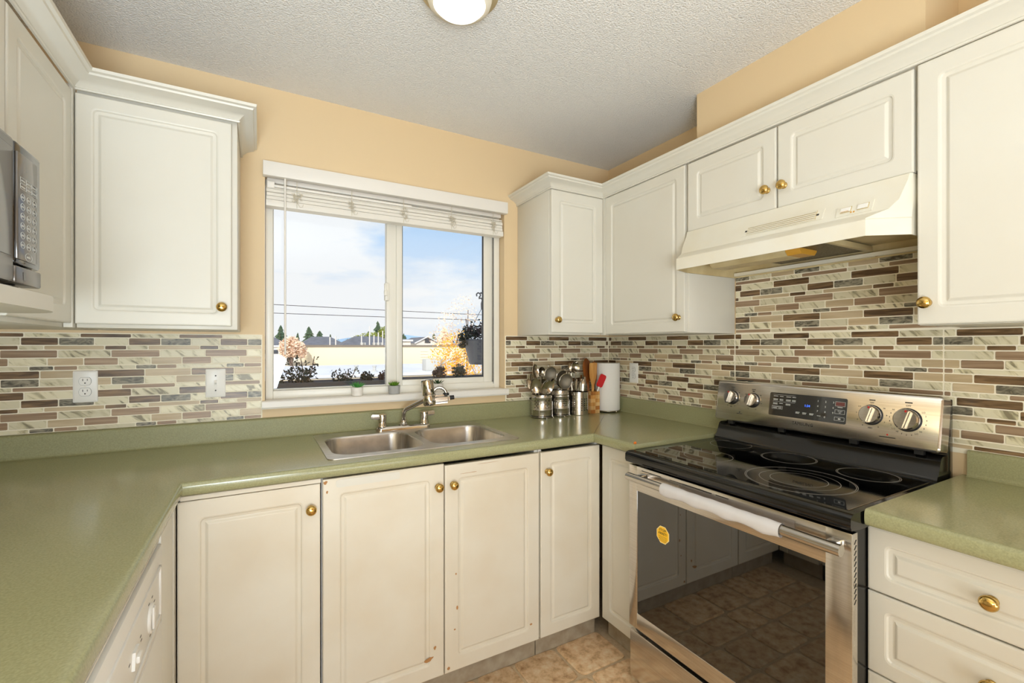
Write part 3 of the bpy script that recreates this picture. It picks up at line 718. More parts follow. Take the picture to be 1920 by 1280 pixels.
for cx, cy, rr in ((1.715, 1.205, (.078,)), (1.462, 1.120, (.084,)), (1.690, .955, (.088, .084)), (1.444, .786, (.146, .142, .106, .076)), (1.690, .708, (.082, .078))):
    for r in rr: ring(cx, cy, r, .0016)
# oven door
ZD0, ZD1 = .238, .866
GY0, GY1, GZ0, GZ1 = .626, 1.288, .300, .770
bm = new()
def framebox(bm, x0, x1, y0, y1, z0, z1, a0, a1, b0, b1, bev=.002):
    box(bm, (x0, y0, z0), (x1, a0, z1), bev); box(bm, (x0, a1, z0), (x1, y1, z1), bev); box(bm, (x0, a0, z0), (x1, a1, b0), 0); box(bm, (x0, a0, b1), (x1, a1, z1), 0)
box(bm, (XO, RY0+.002, ZD0), (XO+.028, GY0, ZD1), .003); box(bm, (XO, GY1, ZD0), (XO+.028, RY1-.002, ZD1), .003)
box(bm, (XO+.0002, GY0-.004, ZD0+.0003), (XO+.0278, GY1+.004, GZ0), .0025); box(bm, (XO+.0002, GY0-.004, GZ1), (XO+.0278, GY1+.004, ZD1-.0003), .0025)
dr = mk('oven_door', bm, M_steel_y, st)
bm = new(); box(bm, (XO+.002, GY0-.002, GZ0-.002), (XO+.006, GY1+.002, GZ1+.002)); mk('window_glass', bm, M_glassb, dr, 0)
bm = new()
for k in range(12): # slots in the door side
    z = .845-.0135*k; prism(bm, [(XO+.008, z-.006), (XO+.011, z-.006), (XO+.020, z+.004), (XO+.017, z+.004)], 'y', RY0+.0012, RY0+.003)
mk('side_slots', bm, M_blackm, dr, 0, kind='stuff')
bm = new()
for ya, yb in ((1.265, 1.17), (1.13, .96), (1.04, .96), (.945, .90)): box(bm, (XO-.0006, yb, .852), (XO+.001, ya, .8545))
mk('top_slots', bm, M_blackm, dr, 0, kind='stuff')
XH, ZH = 1.222, .835
bm = new(); cyl(bm, (XH, RY0+.004, ZH), (XH, RY1-.045, ZH), .0145, seg=24)
hd = mk('handle', bm, M_steel_y, dr, 40)
for yy in (RY0+.035, RY1-.085):
    bm = new(); box(bm, (XH, yy-.012, ZH-.010), (XO, yy+.012, ZH+.010), .003); mk('handle_bracket', bm, M_steel_y, hd)
# cloth sleeve wrapped round the handle (its own thing)
bm = new(); n = 26
ys = [1.118-(1.118-.708)*i/n for i in range(n+1)]; prev = None
for i, yy in enumerate(ys):
    wv = .0016*math.sin(i*1.7)+.0012*math.sin(i*.6); ring_ = []
    for k in range(18):
        a = 2*PI*k/18; r = .0175+wv*.4; zz = ZH+r*math.sin(a); xx = XH+r*math.cos(a)
        if -2.2 < a-2*PI*.75 < 0 and math.sin(a) < -.3: zz -= .006+.003*math.sin(i*.9)
        ring_.append(bm.verts.new((xx, yy, zz)))
    if prev:
        for k in range(18): bm.faces.new((prev[k], prev[(k+1) % 18], ring_[(k+1) % 18], ring_[k]))
    prev = ring_
tag(mk('cloth_sleeve', bm, M_cloth, None, 60), 'pale grey cloth sleeve wrapped round the middle of the oven handle', 'cloth')
# drawer below
bm = new(); box(bm, (XO+.002, RY0+.004, .040), (XO+.030, RY1-.004, .222), .004); mk('storage_drawer', bm, M_steel_y, st)
# sticker
def MX(y, z, x, s=1., tilt=0.):   # text facing -x: local x -> -y, local y -> z
    return Matrix.Translation((x, y, z)) @ Matrix.Rotation(tilt, 4, 'Y') @ Matrix(((0, 0, -1, 0), (-1, 0, 0, 0), (0, 1, 0, 0), (0, 0, 0, 1)))
SY, SZ = 1.163, .646; SXX = XO+.0018
bm = new(); prism(bm, [(SY+.031*math.cos(a), SZ+.033*math.sin(a)) for a in [PI/8+k*PI/4 for k in range(8)]], 'x', SXX-.0004, SXX); sk = mk('warning_sticker', bm, M_stickw, dr, 0, label='yellow octagonal sticker on the oven window')
bm = new(); prism(bm, [(SY+.028*math.cos(a), SZ+.030*math.sin(a)) for a in [PI/8+k*PI/4 for k in range(8)]], 'x', SXX-.0007, SXX-.0003); mk('sticker_field', bm, M_stick, sk, 0)
bm = text_bm([('STOP!', .0125, MX(SY, SZ+.0165, SXX-.0009)), ('ARRÊT!', .0125, MX(SY, SZ+.004, SXX-.0009))])
for k in range(5): box(bm, (SXX-.0009, SY-.019+.002*(k == 4), SZ-.006-.0042*k), (SXX-.0007, SY+.019-.002*(k % 2), SZ-.0068-.0042*k))
mk('sticker_print', bm, M_print, sk, 0, kind='stuff')
# backguard: tilted control panel
PX0, PX1, PZ0, PZ1 = 1.797, 1.826, 1.003, 1.173
PY0, PY1 = .567, 1.343
tl = math.atan2(PX1-PX0, PZ1-PZ0)
def PP(yy, zz, off=0.):     # point on the panel face
    f = (zz-PZ0)/(PZ1-PZ0); return Vector((PX0+(PX1-PX0)*f-off*math.cos(tl), yy, zz+off*math.sin(tl)))
def panel_prism(bm, poly, o0, o1):
    A = [bm.verts.new(PP(p[0], p[1], o0)) for p in poly]; B = [bm.verts.new(PP(p[0], p[1], o1)) for p in poly]; n = len(poly)
    bm.faces.new(A); bm.faces.new(list(reversed(B)))
    for i in range(n): bm.faces.new((A[i], B[i], B[(i+1) % n], A[(i+1) % n]))
def PT(s, size, yy, zz, off=.0008): 
    p = PP(yy, zz, off); return (s, size, Matrix.Translation(p) @ Matrix.Rotation(tl, 4, 'Y') @ Matrix(((0, 0, -1, 0), (-1, 0, 0, 0), (0, 1, 0, 0), (0, 0, 0, 1))))
bm = new(); pl = [(PY0+x, PZ0+z) for x, z in rrect(PY1-PY0, PZ1-PZ0, .010, 0, 4)]; pl2 = [(PY0+x, PZ0+z) for x, z in rrect(PY1-PY0, PZ1-PZ0, .010, .004, 4)]
A = [bm.verts.new(PP(a, b_, -.06)) for a, b_ in pl]; B = [bm.verts.new(PP(a, b_, -.004)) for a, b_ in pl]; Cc = [bm.verts.new(PP(a, b_, 0)) for a, b_ in pl2]
for P, Q in ((A, B), (B, Cc)):
    for k in range(len(P)): bm.faces.new((P[k], P[(k+1) % len(P)], Q[(k+1) % len(P)], Q[k]))
bm.faces.new(Cc); bm.faces.new(list(reversed(A)))
bp_ = mk('control_panel', bm, M_steel_y, st, 40)
bm = new(); box(bm, (1.862, RY0+.006, .868), (1.900, RY1-.004, 1.160), .003); mk('rear_panel', bm, M_black, st)
bm = new(); box(bm, (1.85, 1.27, 1.173), (1.875, 1.235, 1.1775), .001); box(bm, (1.85, 1.22, 1.173), (1.87, 1.205, 1.1775), .001); mk('vent_clips', bm, M_blackm, st, kind='stuff')
bm = new()   # black riser curving up from the cooktop
prism(bm, [(1.778, ZK+.0005), (1.783, ZK+.012), (1.792, ZK+.020), (1.812, ZK+.066), (1.822, ZK+.072), (1.862, ZK+.072), (1.862, ZK-.03), (1.778, ZK-.03)], 'y', RY0+.006, RY1-.004); mk('riser', bm, M_black, st, 50)
bm = new()
for yy in (1.27, 1.05, .80, .62): box(bm, (1.806, yy-.012, ZK+.070), (1.82, yy+.012, PZ0+.006))
mk('panel_spacer', bm, M_blackm, st, 0, kind='stuff')
# display glass
dl = [(.822+x, 1.050+z) for x, z in rrect(.278, .090, .006, 0, 4)]
bm = new(); panel_prism(bm, dl, -.001, .0006); dg_ = mk('display_glass', bm, M_mwb, bp_, 0)
items = []
for k, s in enumerate('123456789'): items.append(PT(s, .0095, .918-.026*(k % 3), 1.122-.0185*(k//3)))
items.append(PT('0', .0095, .892, 1.0665))
items += [PT('START', .0052, .843, 1.0935), PT('SET', .0052, .843, 1.088)]
bm = text_bm(items)
def pbar(bm, y0, y1, z, h=.0016): panel_prism(bm, [(y1, z-h/2), (y0, z-h/2), (y0, z+h/2), (y1, z+h/2)], .0006, .0009)
def pframe(bm, y0, y1, z0, z1, w=.0008):
    for a, b_, c, d_ in ((y1, y0, z0, z0+w), (y1, y0, z1-w, z1), (y1, y1+w, z0, z1), (y0-w, y0, z0, z1)):
        panel_prism(bm, [(a, c), (b_, c), (b_, d_), (a, d_)], .0006, .0009)
for zr, xs in ((1.1265, (1.085, 1.06, 1.035, 1.012)), (1.115, (1.085, 1.06, 1.035, 1.012)), (1.111, (1.085, 1.06, 1.035, 1.012)), (1.099, (1.085, 1.06, 1.035)), (1.095, (1.085, 1.035))):
    for x in xs: pbar(bm, x, x-.014-.004*((int(x*1000)) % 2), zr, .002)
pbar(bm, 1.087, 1.000, 1.1325, .0008); pbar(bm, 1.087, 1.000, 1.1055, .0008)
for x in (.995, .970, .945): pbar(bm, x, x-.015, 1.073, .002); pbar(bm, x, x-.013, 1.069, .002)
pbar(bm, .918, .906, 1.069, .0018)
pframe(bm, 1.088, 1.046, 1.076, 1.0885); pbar(bm, 1.084, 1.050, 1.0845, .0015); pbar(bm, 1.084, 1.068, 1.080, .002); pbar(bm, 1.062, 1.050, 1.080, .002)
pframe(bm, .860, .828, 1.111, 1.127); pbar(bm, .852, .836, 1.1075, .002); pframe(bm, .860, .828, 1.084, 1.0985); pframe(bm, .860, .828, 1.060, 1.073); pbar(bm, .848, .840, 1.0665, .004)
mk('key_labels', bm, M_lprint, dg_, 0, kind='stuff')
bm = new(); panel_prism(bm, [(.858, 1.1125), (.830, 1.1125), (.830, 1.1255), (.858, 1.1255)], .0006, .0008); mk('stop_key', bm, simple('dull_red_key', (110, 60, 56), .4), dg_, 0)
bm = text_bm([PT('1:34', .012, .955, 1.100)]); mk('clock_digits', bm, M_led, dg_, 0)
bm = text_bm([PT('SAMSUNG', .0165, .966, 1.0305, .0006)]); mk('lettering', bm, M_print, bp_, 0)
# knobs with printed scales
def stove_knob(yy, zz, r, labels, red_ang=.25):
    c = PP(yy, zz, 0); ax = Vector((-math.cos(tl), 0, math.sin(tl)))
    bm = new(); lathe(bm, [(r*1.09, 0), (r*1.09, .003), (r*1.0, .005)], c, ax, 32); bz = mk('knob_bezel', bm, M_blackm, bp_)
    bm = new(); lathe(bm, [(r*1.0, .003), (r, .012), (r*.95, .019), (r*.86, .0225), (0, .023)], c, ax, 32); kb = mk('knob', bm, M_steel_y, bp_)
    bm = new(); t = bmesh.new()
    bmesh.ops.create_cube(t, size=1.0); bmesh.ops.scale(t, vec=(.022, r*.62, r*1.86), verts=list(t.verts)); bmesh.ops.bevel(t, geom=list(t.edges), offset=.005, segments=2, affect='EDGES')
    rot = Matrix.Rotation(tl, 4, 'Y') @ Matrix.Rotation(red_ang, 4, 'X'); pc = c+ax*.026; join(bm, t, Matrix.Translation(pc) @ rot); mk('grip', bm, M_steel_y, kb)
    bm = new(); q = pc+rot.to_3x3() @ Vector((-.0112, 0, r*.74)); ball(bm, q, .0032, 10, (.35, 1, 1.3)); mk('red_dot', bm, M_red, kb)
    its = [PT('OFF', r*.22, yy, zz+r*1.28)]
    for k, s in enumerate(labels):
        a = PI/2-(.95+k*(2*PI-1.9)/max(1, len(labels)-1)); its.append(PT(s, r*.2, yy-r*1.38*math.cos(a), zz+r*1.38*math.sin(a)))
    bm = text_bm(its)
    panel_prism(bm, [(yy+r*.28, zz+r*1.52), (yy-r*.28, zz+r*1.52), (yy-r*.28, zz+r*1.62), (yy+r*.28, zz+r*1.62)], .0002, .0006)
    mk('dial_print', bm, M_print, bp_, 0, kind='stuff')
stove_knob(1.268, 1.102, .0285, ['HI', '8', '6', '4', '2', 'LO', '2', '4', '6', '8', 'LO'])
stove_knob(1.172, 1.099, .0285, ['HI', '8', '6', '4', '2', 'LO'])
stove_knob(.749, 1.094, .0315, ['HI', '8', '7', '6', 'MED', '4', '3', '2', 'LO'])
stove_knob(.650, 1.091, .0345, ['LO', '2', '4', '6', '8', 'HI', 'LO', '3', '5', '7', 'HI', 'LO', '2', '4', '6', '8', 'HI'])
bm = new(); ball(bm, PP(.700, 1.036, .0005), .0028, 10); mk('hot_light', bm, M_red, bp_)
bm = new(); ball(bm, PP(1.226, 1.043, .0005), .0024, 10); panel_prism(bm, [(1.238, 1.036), (1.214, 1.036), (1.214, 1.0385), (1.238, 1.0385)], .0002, .0006); panel_prism(bm, [(.722, 1.0265), (.678, 1.0265), (.678, 1.029), (.722, 1.029)], .0002, .0006); mk('small_print', bm, M_print, bp_, 0, kind='stuff')
# orange scrap on the worktop corner
bm = new(); t = bmesh.new(); bmesh.ops.create_icosphere(t, subdivisions=2, radius=.007)
for v in t.verts: v.co = Vector((v.co.x*1.0, v.co.y*.8, v.co.z*.8))*(1+.15*math.sin(v.co.x*900)+.1*math.cos(v.co.y*700))
join(bm, t, Matrix.Translation((1.322, 1.352, ZT+.0035)))
tag(mk('orange_scrap', bm, M_orange, None), 'small orange scrap lying on the worktop corner next to the range', 'scrap')

# ------------------------------------------------------------------ sink
sk = thing('kitchen_sink', 'stainless double-bowl sink set into the green worktop under the window', 'sink', ((SX0+SX1)/2, (SY0+SY1)/2, ZT))
ZR = ZT+.003
def sink_mesh():
    bm = new()
    def loop(x0, y0, x1, y1, r, z, n=6):
        return [bm.verts.new((x0+px, y0+py, z)) for px, py in rrect(x1-x0, y1-y0, r, 0, n)]
    def bridge(A, B):
        for k in range(len(A)): bm.faces.new((A[k], A[(k+1) % len(A)], B[(k+1) % len(A)], B[k]))
    return bm, loop, bridge
bowls = ((SX0+.028, SY0+.045, .582, SY1-.100), (.612, SY0+.045, SX1-.028, SY1-.100))
bm, loop, bridge = sink_mesh()
o0 = loop(SX0, SY0, SX1, SY1, .028, ZT+.0003); o1 = loop(SX0+.001, SY0+.001, SX1-.001, SY1-.001, .027, ZR); bridge(o0, o1)
edges = []
def ed(A):
    return [bm.edges.get((A[k], A[(k+1) % len(A)])) or bm.edges.new((A[k], A[(k+1) % len(A)])) for k in range(len(A))]
es = ed(o1); tops = []
for x0, y0, x1, y1 in bowls:
    tpl = loop(x0, y0, x1, y1, .075, ZR, 10); tops.append(tpl); es += ed(tpl)
bmesh.ops.triangle_fill(bm, use_beauty=True, use_dissolve=False, edges=es)
mk('rim', bm, M_sink, sk, 30)
for x0, y0, x1, y1 in bowls:
    bm, loop, bridge = sink_mesh()
    prev = None
    for ins, z, r in ((0, ZR, .075), (.002, ZR-.003, .074), (.004, ZR-.010, .072), (.010, ZR-.14, .066), (.016, ZR-.158, .060), (.032, ZR-.168, .045), (.06, ZR-.170, .03)):
        l = loop(x0+ins, y0+ins, x1-ins, y1-ins, r, z, 10)
        if prev: bridge(prev, l)
        prev = l
    bm.faces.new(prev); mk('bowl', bm, M_sink, sk, 50)
    bm = new(); cxx, cyy = (x0+x1)/2, (y0+y1)/2+.02
    lathe(bm, [(.042, ZR-.1695), (.042, ZR-.167), (.034, ZR-.1665), (.03, ZR-.169), (0, ZR-.169)], (cxx, cyy, 0), (0, 0, 1), 24); mk('drain', bm, M_chrome, sk)
# ------------------------------------------------------------------ faucet with tap filter
FX, FY = .594, 2.112
fc = thing('faucet', 'chrome two-handle kitchen faucet behind the sink', 'faucet', (FX, FY, ZR))
bm = new(); pl = [(FX-.128+x, FY-.024+y_) for x, y_ in rrect(.256, .048, .022, 0, 6)]; pl2 = [(FX-.128+x, FY-.024+y_) for x, y_ in rrect(.256, .048, .022, .006, 6)]
A = [bm.verts.new((a, b_, ZR)) for a, b_ in pl]; B = [bm.verts.new((a, b_, ZR+.012)) for a, b_ in pl]; Cc = [bm.verts.new((a, b_, ZR+.020)) for a, b_ in pl2]
for P, Q in ((A, B), (B, Cc)):
    for k in range(len(P)): bm.faces.new((P[k], P[(k+1) % len(P)], Q[(k+1) % len(P)], Q[k]))
bm.faces.new(Cc); mk('base_plate', bm, M_chrome, fc, 40)
for s, lv in ((-1, -1), (1, 1)):
    hx = FX+s*.100
    bm = new(); lathe(bm, [(.023, .018), (.023, .024), (.0205, .030), (.0185, .044), (.0205, .066), (.0195, .075), (0, .078)], (hx, FY, ZR), (0, 0, 1), 20)
    t = bmesh.new(); bmesh.ops.create_cube(t, size=1); bmesh.ops.scale(t, vec=(.044, .020, .022), verts=list(t.verts)); 
    for v in t.verts:
        if v.co.x*lv > 0: v.co.z += .004; v.co.y *= .8
    bmesh.ops.bevel(t, geom=list(t.edges), offset=.004, segments=2, affect='EDGES'); join(bm, t, Matrix.Translation((hx+lv*.028, FY-.004, ZR+.064)))
    mk('handle', bm, M_chrome, fc, 40)
bm = new(); lathe(bm, [(.021, .018), (.021, .024), (.016, .030), (.0145, .042), (.011, .044)], (FX, FY, ZR), (0, 0, 1), 20); mk('spout_collar', bm, M_chrome, fc)
TIP = Vector((.682, 2.010, 1.088))
P0, P1 = Vector((FX, FY, ZR+.03)), Vector((FX, FY, 1.022)); D = (TIP-P1)
pts = [P0, Vector((FX, FY, 1.00))]
for k in range(1, 7):
    f = k/6; a = Vector((FX, FY, 1.00)); b_ = Vector((FX, FY, 1.026)); c = P1+D*.16
    pts.append(a*(1-f)**2+b_*2*f*(1-f)+c*f*f)
pts += [P1+D*.6, TIP]
bm = new(); tube(bm, pts, .0098, 14); mk('spout', bm, M_chrome, fc, 60)
# filter unit fixed to the spout
wf = thing('water_filter', 'chrome tap water filter cylinder with arched tube mounted on the faucet spout', 'water filter', tuple(TIP))
tx = Vector((.016, -.002, -1)).normalized()
ctop = Vector((.672, 2.004, 1.172)); cb = ctop+Vector((.012, -.006, -.118))
ax = (cb-ctop).normalized()
bm = new(); lathe(bm, [(0, -.003), (.022, -.003), (.027, .0), (.0285, .008), (.0285, .066), (.0278, .068)], ctop, ax, 28); mk('cartridge', bm, M_chrome, wf, 40)
bm = new(); lathe(bm, [(.0282, .068), (.0290, .070), (.0290, .108), (.026, .117), (.016, .119), (0, .119)], ctop, ax, 28); mk('base_cup', bm, M_chrome, wf, 40)
bm = new(); bx = ctop+ax*.093
t = bmesh.new(); bmesh.ops.create_cube(t, size=1); bmesh.ops.scale(t, vec=(.078, .040, .040), verts=list(t.verts)); bmesh.ops.bevel(t, geom=list(t.edges), offset=.011, segments=3, affect='EDGES')
RB = Matrix.Rotation(math.radians(-14), 4, 'Z') @ Matrix.Rotation(math.radians(-4), 4, 'Y'); bc = bx+Vector((.052, -.014, .004)); join(bm, t, Matrix.Translation(bc) @ RB); mk('diverter_body', bm, M_chrome, wf, 40)
bm = new(); q0 = bc+Vector((.038, -.009, .004)); cyl(bm, q0, q0+Vector((.020, -.005, .002)), .0105, .0095, 16); mk('diverter_knob', bm, M_blackm, wf, 40)
bm = new(); q = bc+Vector((.022, -.005, .016)); lathe(bm, [(.014, 0), (.014, .010), (.010, .012)], q, (0, 0, 1), 18); mk('tube_collar', bm, M_blackm, wf, 40)
bm = new(); a0 = ctop+ax*.060+Vector((.022, -.005, 0)); a1 = q+Vector((0, 0, .008)); mid = (a0+a1)/2
arc = [a0+Vector((.004, 0, -.012))]+[mid+Vector((-.5*(a1-a0).x*math.cos(k*PI/10), -.5*(a1-a0).y*math.cos(k*PI/10), .5*(a1.z-a0.z)*-math.cos(k*PI/10)+.026*math.sin(k*PI/10))) for k in range(11)]
tube(bm, arc, .0075, 12); mk('tube', bm, M_chrome, wf, 60)
bm = new(); cyl(bm, TIP-D.normalized()*.006, bx, .012, .014, 14); mk('spout_adapter', bm, M_chrome, wf, 40)

# ------------------------------------------------------------------ utensils corner
def can_holes(cx, cy, r, spots, size, mat=M_dark):
    bm = new()
    for a, z in spots:
        c = Vector((cx+(r+.0002)*math.sin(a), cy-(r+.0002)*math.cos(a), z)); d = Vector((math.sin(a), -math.cos(a), 0))
        lathe(bm, [(0, 0), (size, 0), (size, .0004), (0, .0004)], c, d, 8)
    return bm
def canister(name, label, cx, cy, r, z0, z1, spots, hole, mat=M_can, rings=()):
    t = thing(name, label, 'utensil holder', (cx, cy, z0), 'utensil holders in the corner')
    bm = new(); prof = [(0, z0), (r-.002, z0), (r, z0+.002)]
    for zr in rings: prof += [(r, zr-.0025), (r+.0015, zr), (r, zr+.0025)]
    prof += [(r, z1-.004), (r+.0018, z1-.002), (r+.0018, z1), (r-.0012, z1), (r-.0015, z0+.004), (0, z0+.004)]
    lathe(bm, prof, (cx, cy, 0), (0, 0, 1), 32); mk('cup', bm, mat, t, 40)
    bm = can_holes(cx, cy, r, spots, hole); mk('holes', bm, M_dark, t, 0, kind='stuff')
    return t
UY = 2.105
ZB = ZT+.010
diamond = []
for a0 in (-1.1, 0, 1.1):
    for i, row in enumerate((2, 1, 2, 1, 2)):
        for j in range(row): diamond.append((a0+(j-(row-1)/2)*.34, ZB+.048+.0095*i))
C1 = (1.366, UY+.006); C2 = (1.488, UY+.008)
t1 = canister('utensil_canister', 'perforated steel canister full of serving spoons, left cup of the wire rack', C1[0], C1[1], .057, ZB, ZB+.116, diamond, .0028, rings=(ZB+.034, ZB+.100))
diam2 = [(a0+(j-1)*.22, ZB+.052+.0115*i) for a0 in (0, 1.5, -1.5) for i in range(4) for j in range(3)]
t2 = canister('utensil_canister', 'perforated steel canister with two round sieves, right cup of the wire rack', C2[0], C2[1], .0535, ZB, ZB+.136, diam2, .0028, rings=(ZB+.034, ZB+.10, ZB+.112))
# wire rack
rk = thing('wire_rack', 'thin steel wire rack carrying the two left utensil canisters', 'rack', (1.427, UY, ZT))
bm = new()
def wire_ring(c, r, z): tube(bm, [(c[0]+r*math.cos(2*PI*k/24), c[1]+r*math.sin(2*PI*k/24), z) for k in range(24)], .0016, 6, closed=True)
for c, r in ((C1, .0605), (C2, .0565)):
    for z in (ZT+.006, ZT+.090): wire_ring(c, r, z)
    for k in range(4):
        a = PI/4+k*PI/2; x, y_ = c[0]+r*math.cos(a), c[1]+r*math.sin(a); tube(bm, [(x, y_, ZT+.090), (x, y_, ZT+.006), (x+.006*math.cos(a), y_+.006*math.sin(a), ZT+.0018)], .0016, 6)
    for dxx in (-.012, .012): tube(bm, [(c[0]+dxx, c[1]-r, ZT+.006), (c[0]+dxx*.7, c[1]-r-.004, ZT+.002), (c[0]-dxx*.0, c[1]-r-.005, ZT+.0017)], .0016, 6)
mk('frame', bm, M_chrome, rk, 60)
bm = new()
for c, r in ((C1, .058), (C2, .0545)): lathe(bm, [(0, ZT+.004), (r, ZT+.004), (r, ZT+.0095), (0, ZT+.0095)], (c[0], c[1], 0), (0, 0, 1), 24)
mk('tray', bm, M_blackm, rk, 40)
# third holder
sp3 = [(a0+(j-1)*.32, ZT+.030+.0125*i) for a0 in (.0, 1.35, -1.35) for i in range(6) for j in range(3)]
C3 = (1.613, UY-.002)
t3 = canister('utensil_canister', 'brushed steel cylinder with square rows of holes, crammed with knives and a ladle', C3[0], C3[1], .058, ZT+.0005, ZT+.131, sp3, .0034, M_can)
# utensils ---------------------------------------------------
GU = 'utensils standing in the corner holders'
def spoon(name, label, base, top, w, l, face, bowl=.010, mat=M_cutl, hw=.005, cat='utensil'):
    """handle from base to top, bowl of size w x l beyond top, concave side towards face"""
    base, top = Vector(base), Vector(top); d = (top-base).normalized(); f = Vector(face); f = (f-d*f.dot(d)).normalized(); s = d.cross(f)
    t = thing(name, label, cat, tuple(base)); bm = new()
    n = 8; prev = None
    for i in range(n+1):
        p = base+(top-base)*i/n; wv = hw*(1.25-.5*i/n)
        r = [bm.verts.new(p+s*wv*a+f*.0012*b_) for a, b_ in ((-1, -1), (1, -1), (1, 1), (-1, 1))]
        if prev:
            for k in range(4): bm.faces.new((prev[k], prev[(k+1) % 4], r[(k+1) % 4], r[k]))
        else: bm.faces.new(r)
        prev = r
    bm.faces.new(prev); mk('handle', bm, mat, t, 40)
    bm = new(); m_, q = 12, 10; c = top+d*l*.47; grid = []
    for j in range(m_+1):
        v = -1+2*j/m_; row = []
        hwid = w/2*math.sqrt(max(0, 1-v*v))*(1-.12*v)
        for i in range(q+1):
            u_ = -1+2*i/q; dep = -bowl*(1-u_*u_)*(1-v*v)
            row.append(bm.verts.new(c+d*v*l/2+s*u_*hwid+f*dep))
        grid.append(row)
    for j in range(m_):
        for i in range(q): bm.faces.new((grid[j][i], grid[j][i+1], grid[j+1][i+1], grid[j+1][i]))
    bmesh.ops.remove_doubles(bm, verts=list(bm.verts), dist=1e-5)
    ex = bmesh.ops.solidify(bm, geom=list(bm.faces), thickness=.0012)
    mk('bowl', bm, mat, t, 60)
    return t
def sieve(name, label, base, top, r, face):
    base, top = Vector(base), Vector(top); d = (top-base).normalized(); f = Vector(face); f = (f-d*f.dot(d)).normalized(); s = d.cross(f)
    t = thing(name, label, 'sieve', tuple(base)); bm = new(); tube(bm, [base, top], .003, 8); mk('handle', bm, M_cutl, t, 60)
    c = top+d*r
    bm = new(); tube(bm, [c+(d*math.cos(2*PI*k/28)+s*math.sin(2*PI*k/28))*r for k in range(28)], .0032, 8, closed=True); mk('rim', bm, M_cutl, t, 60)
    bm = new(); lathe(bm, [(r*.97, 0), (r*.86, -.012), (r*.6, -.021), (r*.3, -.026), (0, -.027)], c, f, 24); mk('mesh', bm, M_mesh, t, 60)
    bm = new(); e0 = c+d*(r+.002); tube(bm, [e0-s*.006, e0-s*.006+d*.012, e0+s*.006+d*.012, e0+s*.006], .0016, 6); mk('hook', bm, M_cutl, t, 60)
    return t
zc = ZB+.09
spoon('serving_spoon', 'large steel serving spoon with its bowl facing out in front of the left canister', (C1[0]+.0, C1[1]-.012, ZB+.02), (C1[0]+.006, C1[1]-.034, ZB+.118), .076, .086, (.1, -1, .45), .016)
spoon('serving_spoon', 'steel spoon seen edge-on at the left rim of the left canister', (C1[0]-.012, C1[1]+.0, ZB+.02), (C1[0]-.040, C1[1]-.014, ZB+.126), .058, .09, (-.6, -1, .3), .012)
spoon('serving_spoon', 'tall steel spoon standing highest in the left canister', (C1[0]+.002, C1[1]+.014, ZB+.02), (C1[0]-.020, C1[1]+.022, ZB+.205), .048, .080, (.2, -1, .1), .010)
spoon('slotted_server', 'bright steel cake server leaning far left out of the left canister', (C1[0]-.02, C1[1]+.006, ZB+.02), (C1[0]-.064, C1[1]+.008, ZB+.148), .030, .062, (-.2, -1, .0), .001)
spoon('serving_spoon', 'steel spoon with long oval bowl leaning left, upright behind the front spoon', (C1[0]-.01, C1[1]+.010, ZB+.02), (C1[0]-.040, C1[1]+.015, ZB+.150), .036, .088, (.3, -1, .0), .006)
spoon('serving_spoon', 'small steel spoon tilted right between the two canisters', (C1[0]+.018, C1[1]-.004, ZB+.02), (C1[0]+.048, C1[1]-.012, ZB+.132), .048, .076, (.4, -1, .2), .010)
spoon('ladle', 'dark round ladle half hidden behind the left sieve', (C1[0]+.012, C1[1]+.016, ZB+.02), (C1[0]+.020, C1[1]+.028, ZB+.212), .052, .056, (.1, -1, .3), .018)
sieve('round_sieve', 'round steel mesh sieve, upper left of the pair', (C2[0]-.014, C2[1]+.004, ZB+.03), (C2[0]-.054, C2[1]-.004, ZB+.182), .043, (.0, -1, .12))
sieve('round_sieve', 'round steel mesh sieve, lower front of the pair', (C2[0]+.0, C2[1]-.012, ZB+.03), (C2[0]+.014, C2[1]-.026, ZB+.140), .044, (.0, -1, .12))
sieve('round_sieve', 'larger steel sieve rim behind the front sieve', (C2[0]+.006, C2[1]+.012, ZB+.03), (C2[0]+.022, C2[1]+.010, ZB+.148), .048, (.05, -1, .12))
spoon('teaspoon', 'small steel spoon leaning between the sieves and the knives', (C2[0]+.018, C2[1], ZB+.02), (C2[0]+.046, C2[1]-.006, ZB+.120), .020, .05, (.3, -1, 0), .005)
spoon('ladle', 'shiny steel ladle with its round bowl up, in the holed cylinder', (C3[0]-.004, C3[1]+.012, ZT+.02), (C3[0]-.016, C3[1]+.006, ZT+.238), .066, .070, (.1, -1, .35), .024)
spoon('serving_spoon', 'narrow dark spoon standing left of the shiny ladle', (C3[0]-.018, C3[1]+.018, ZT+.02), (C3[0]-.040, C3[1]+.022, ZT+.245), .022, .056, (.1, -1, 0), .004)
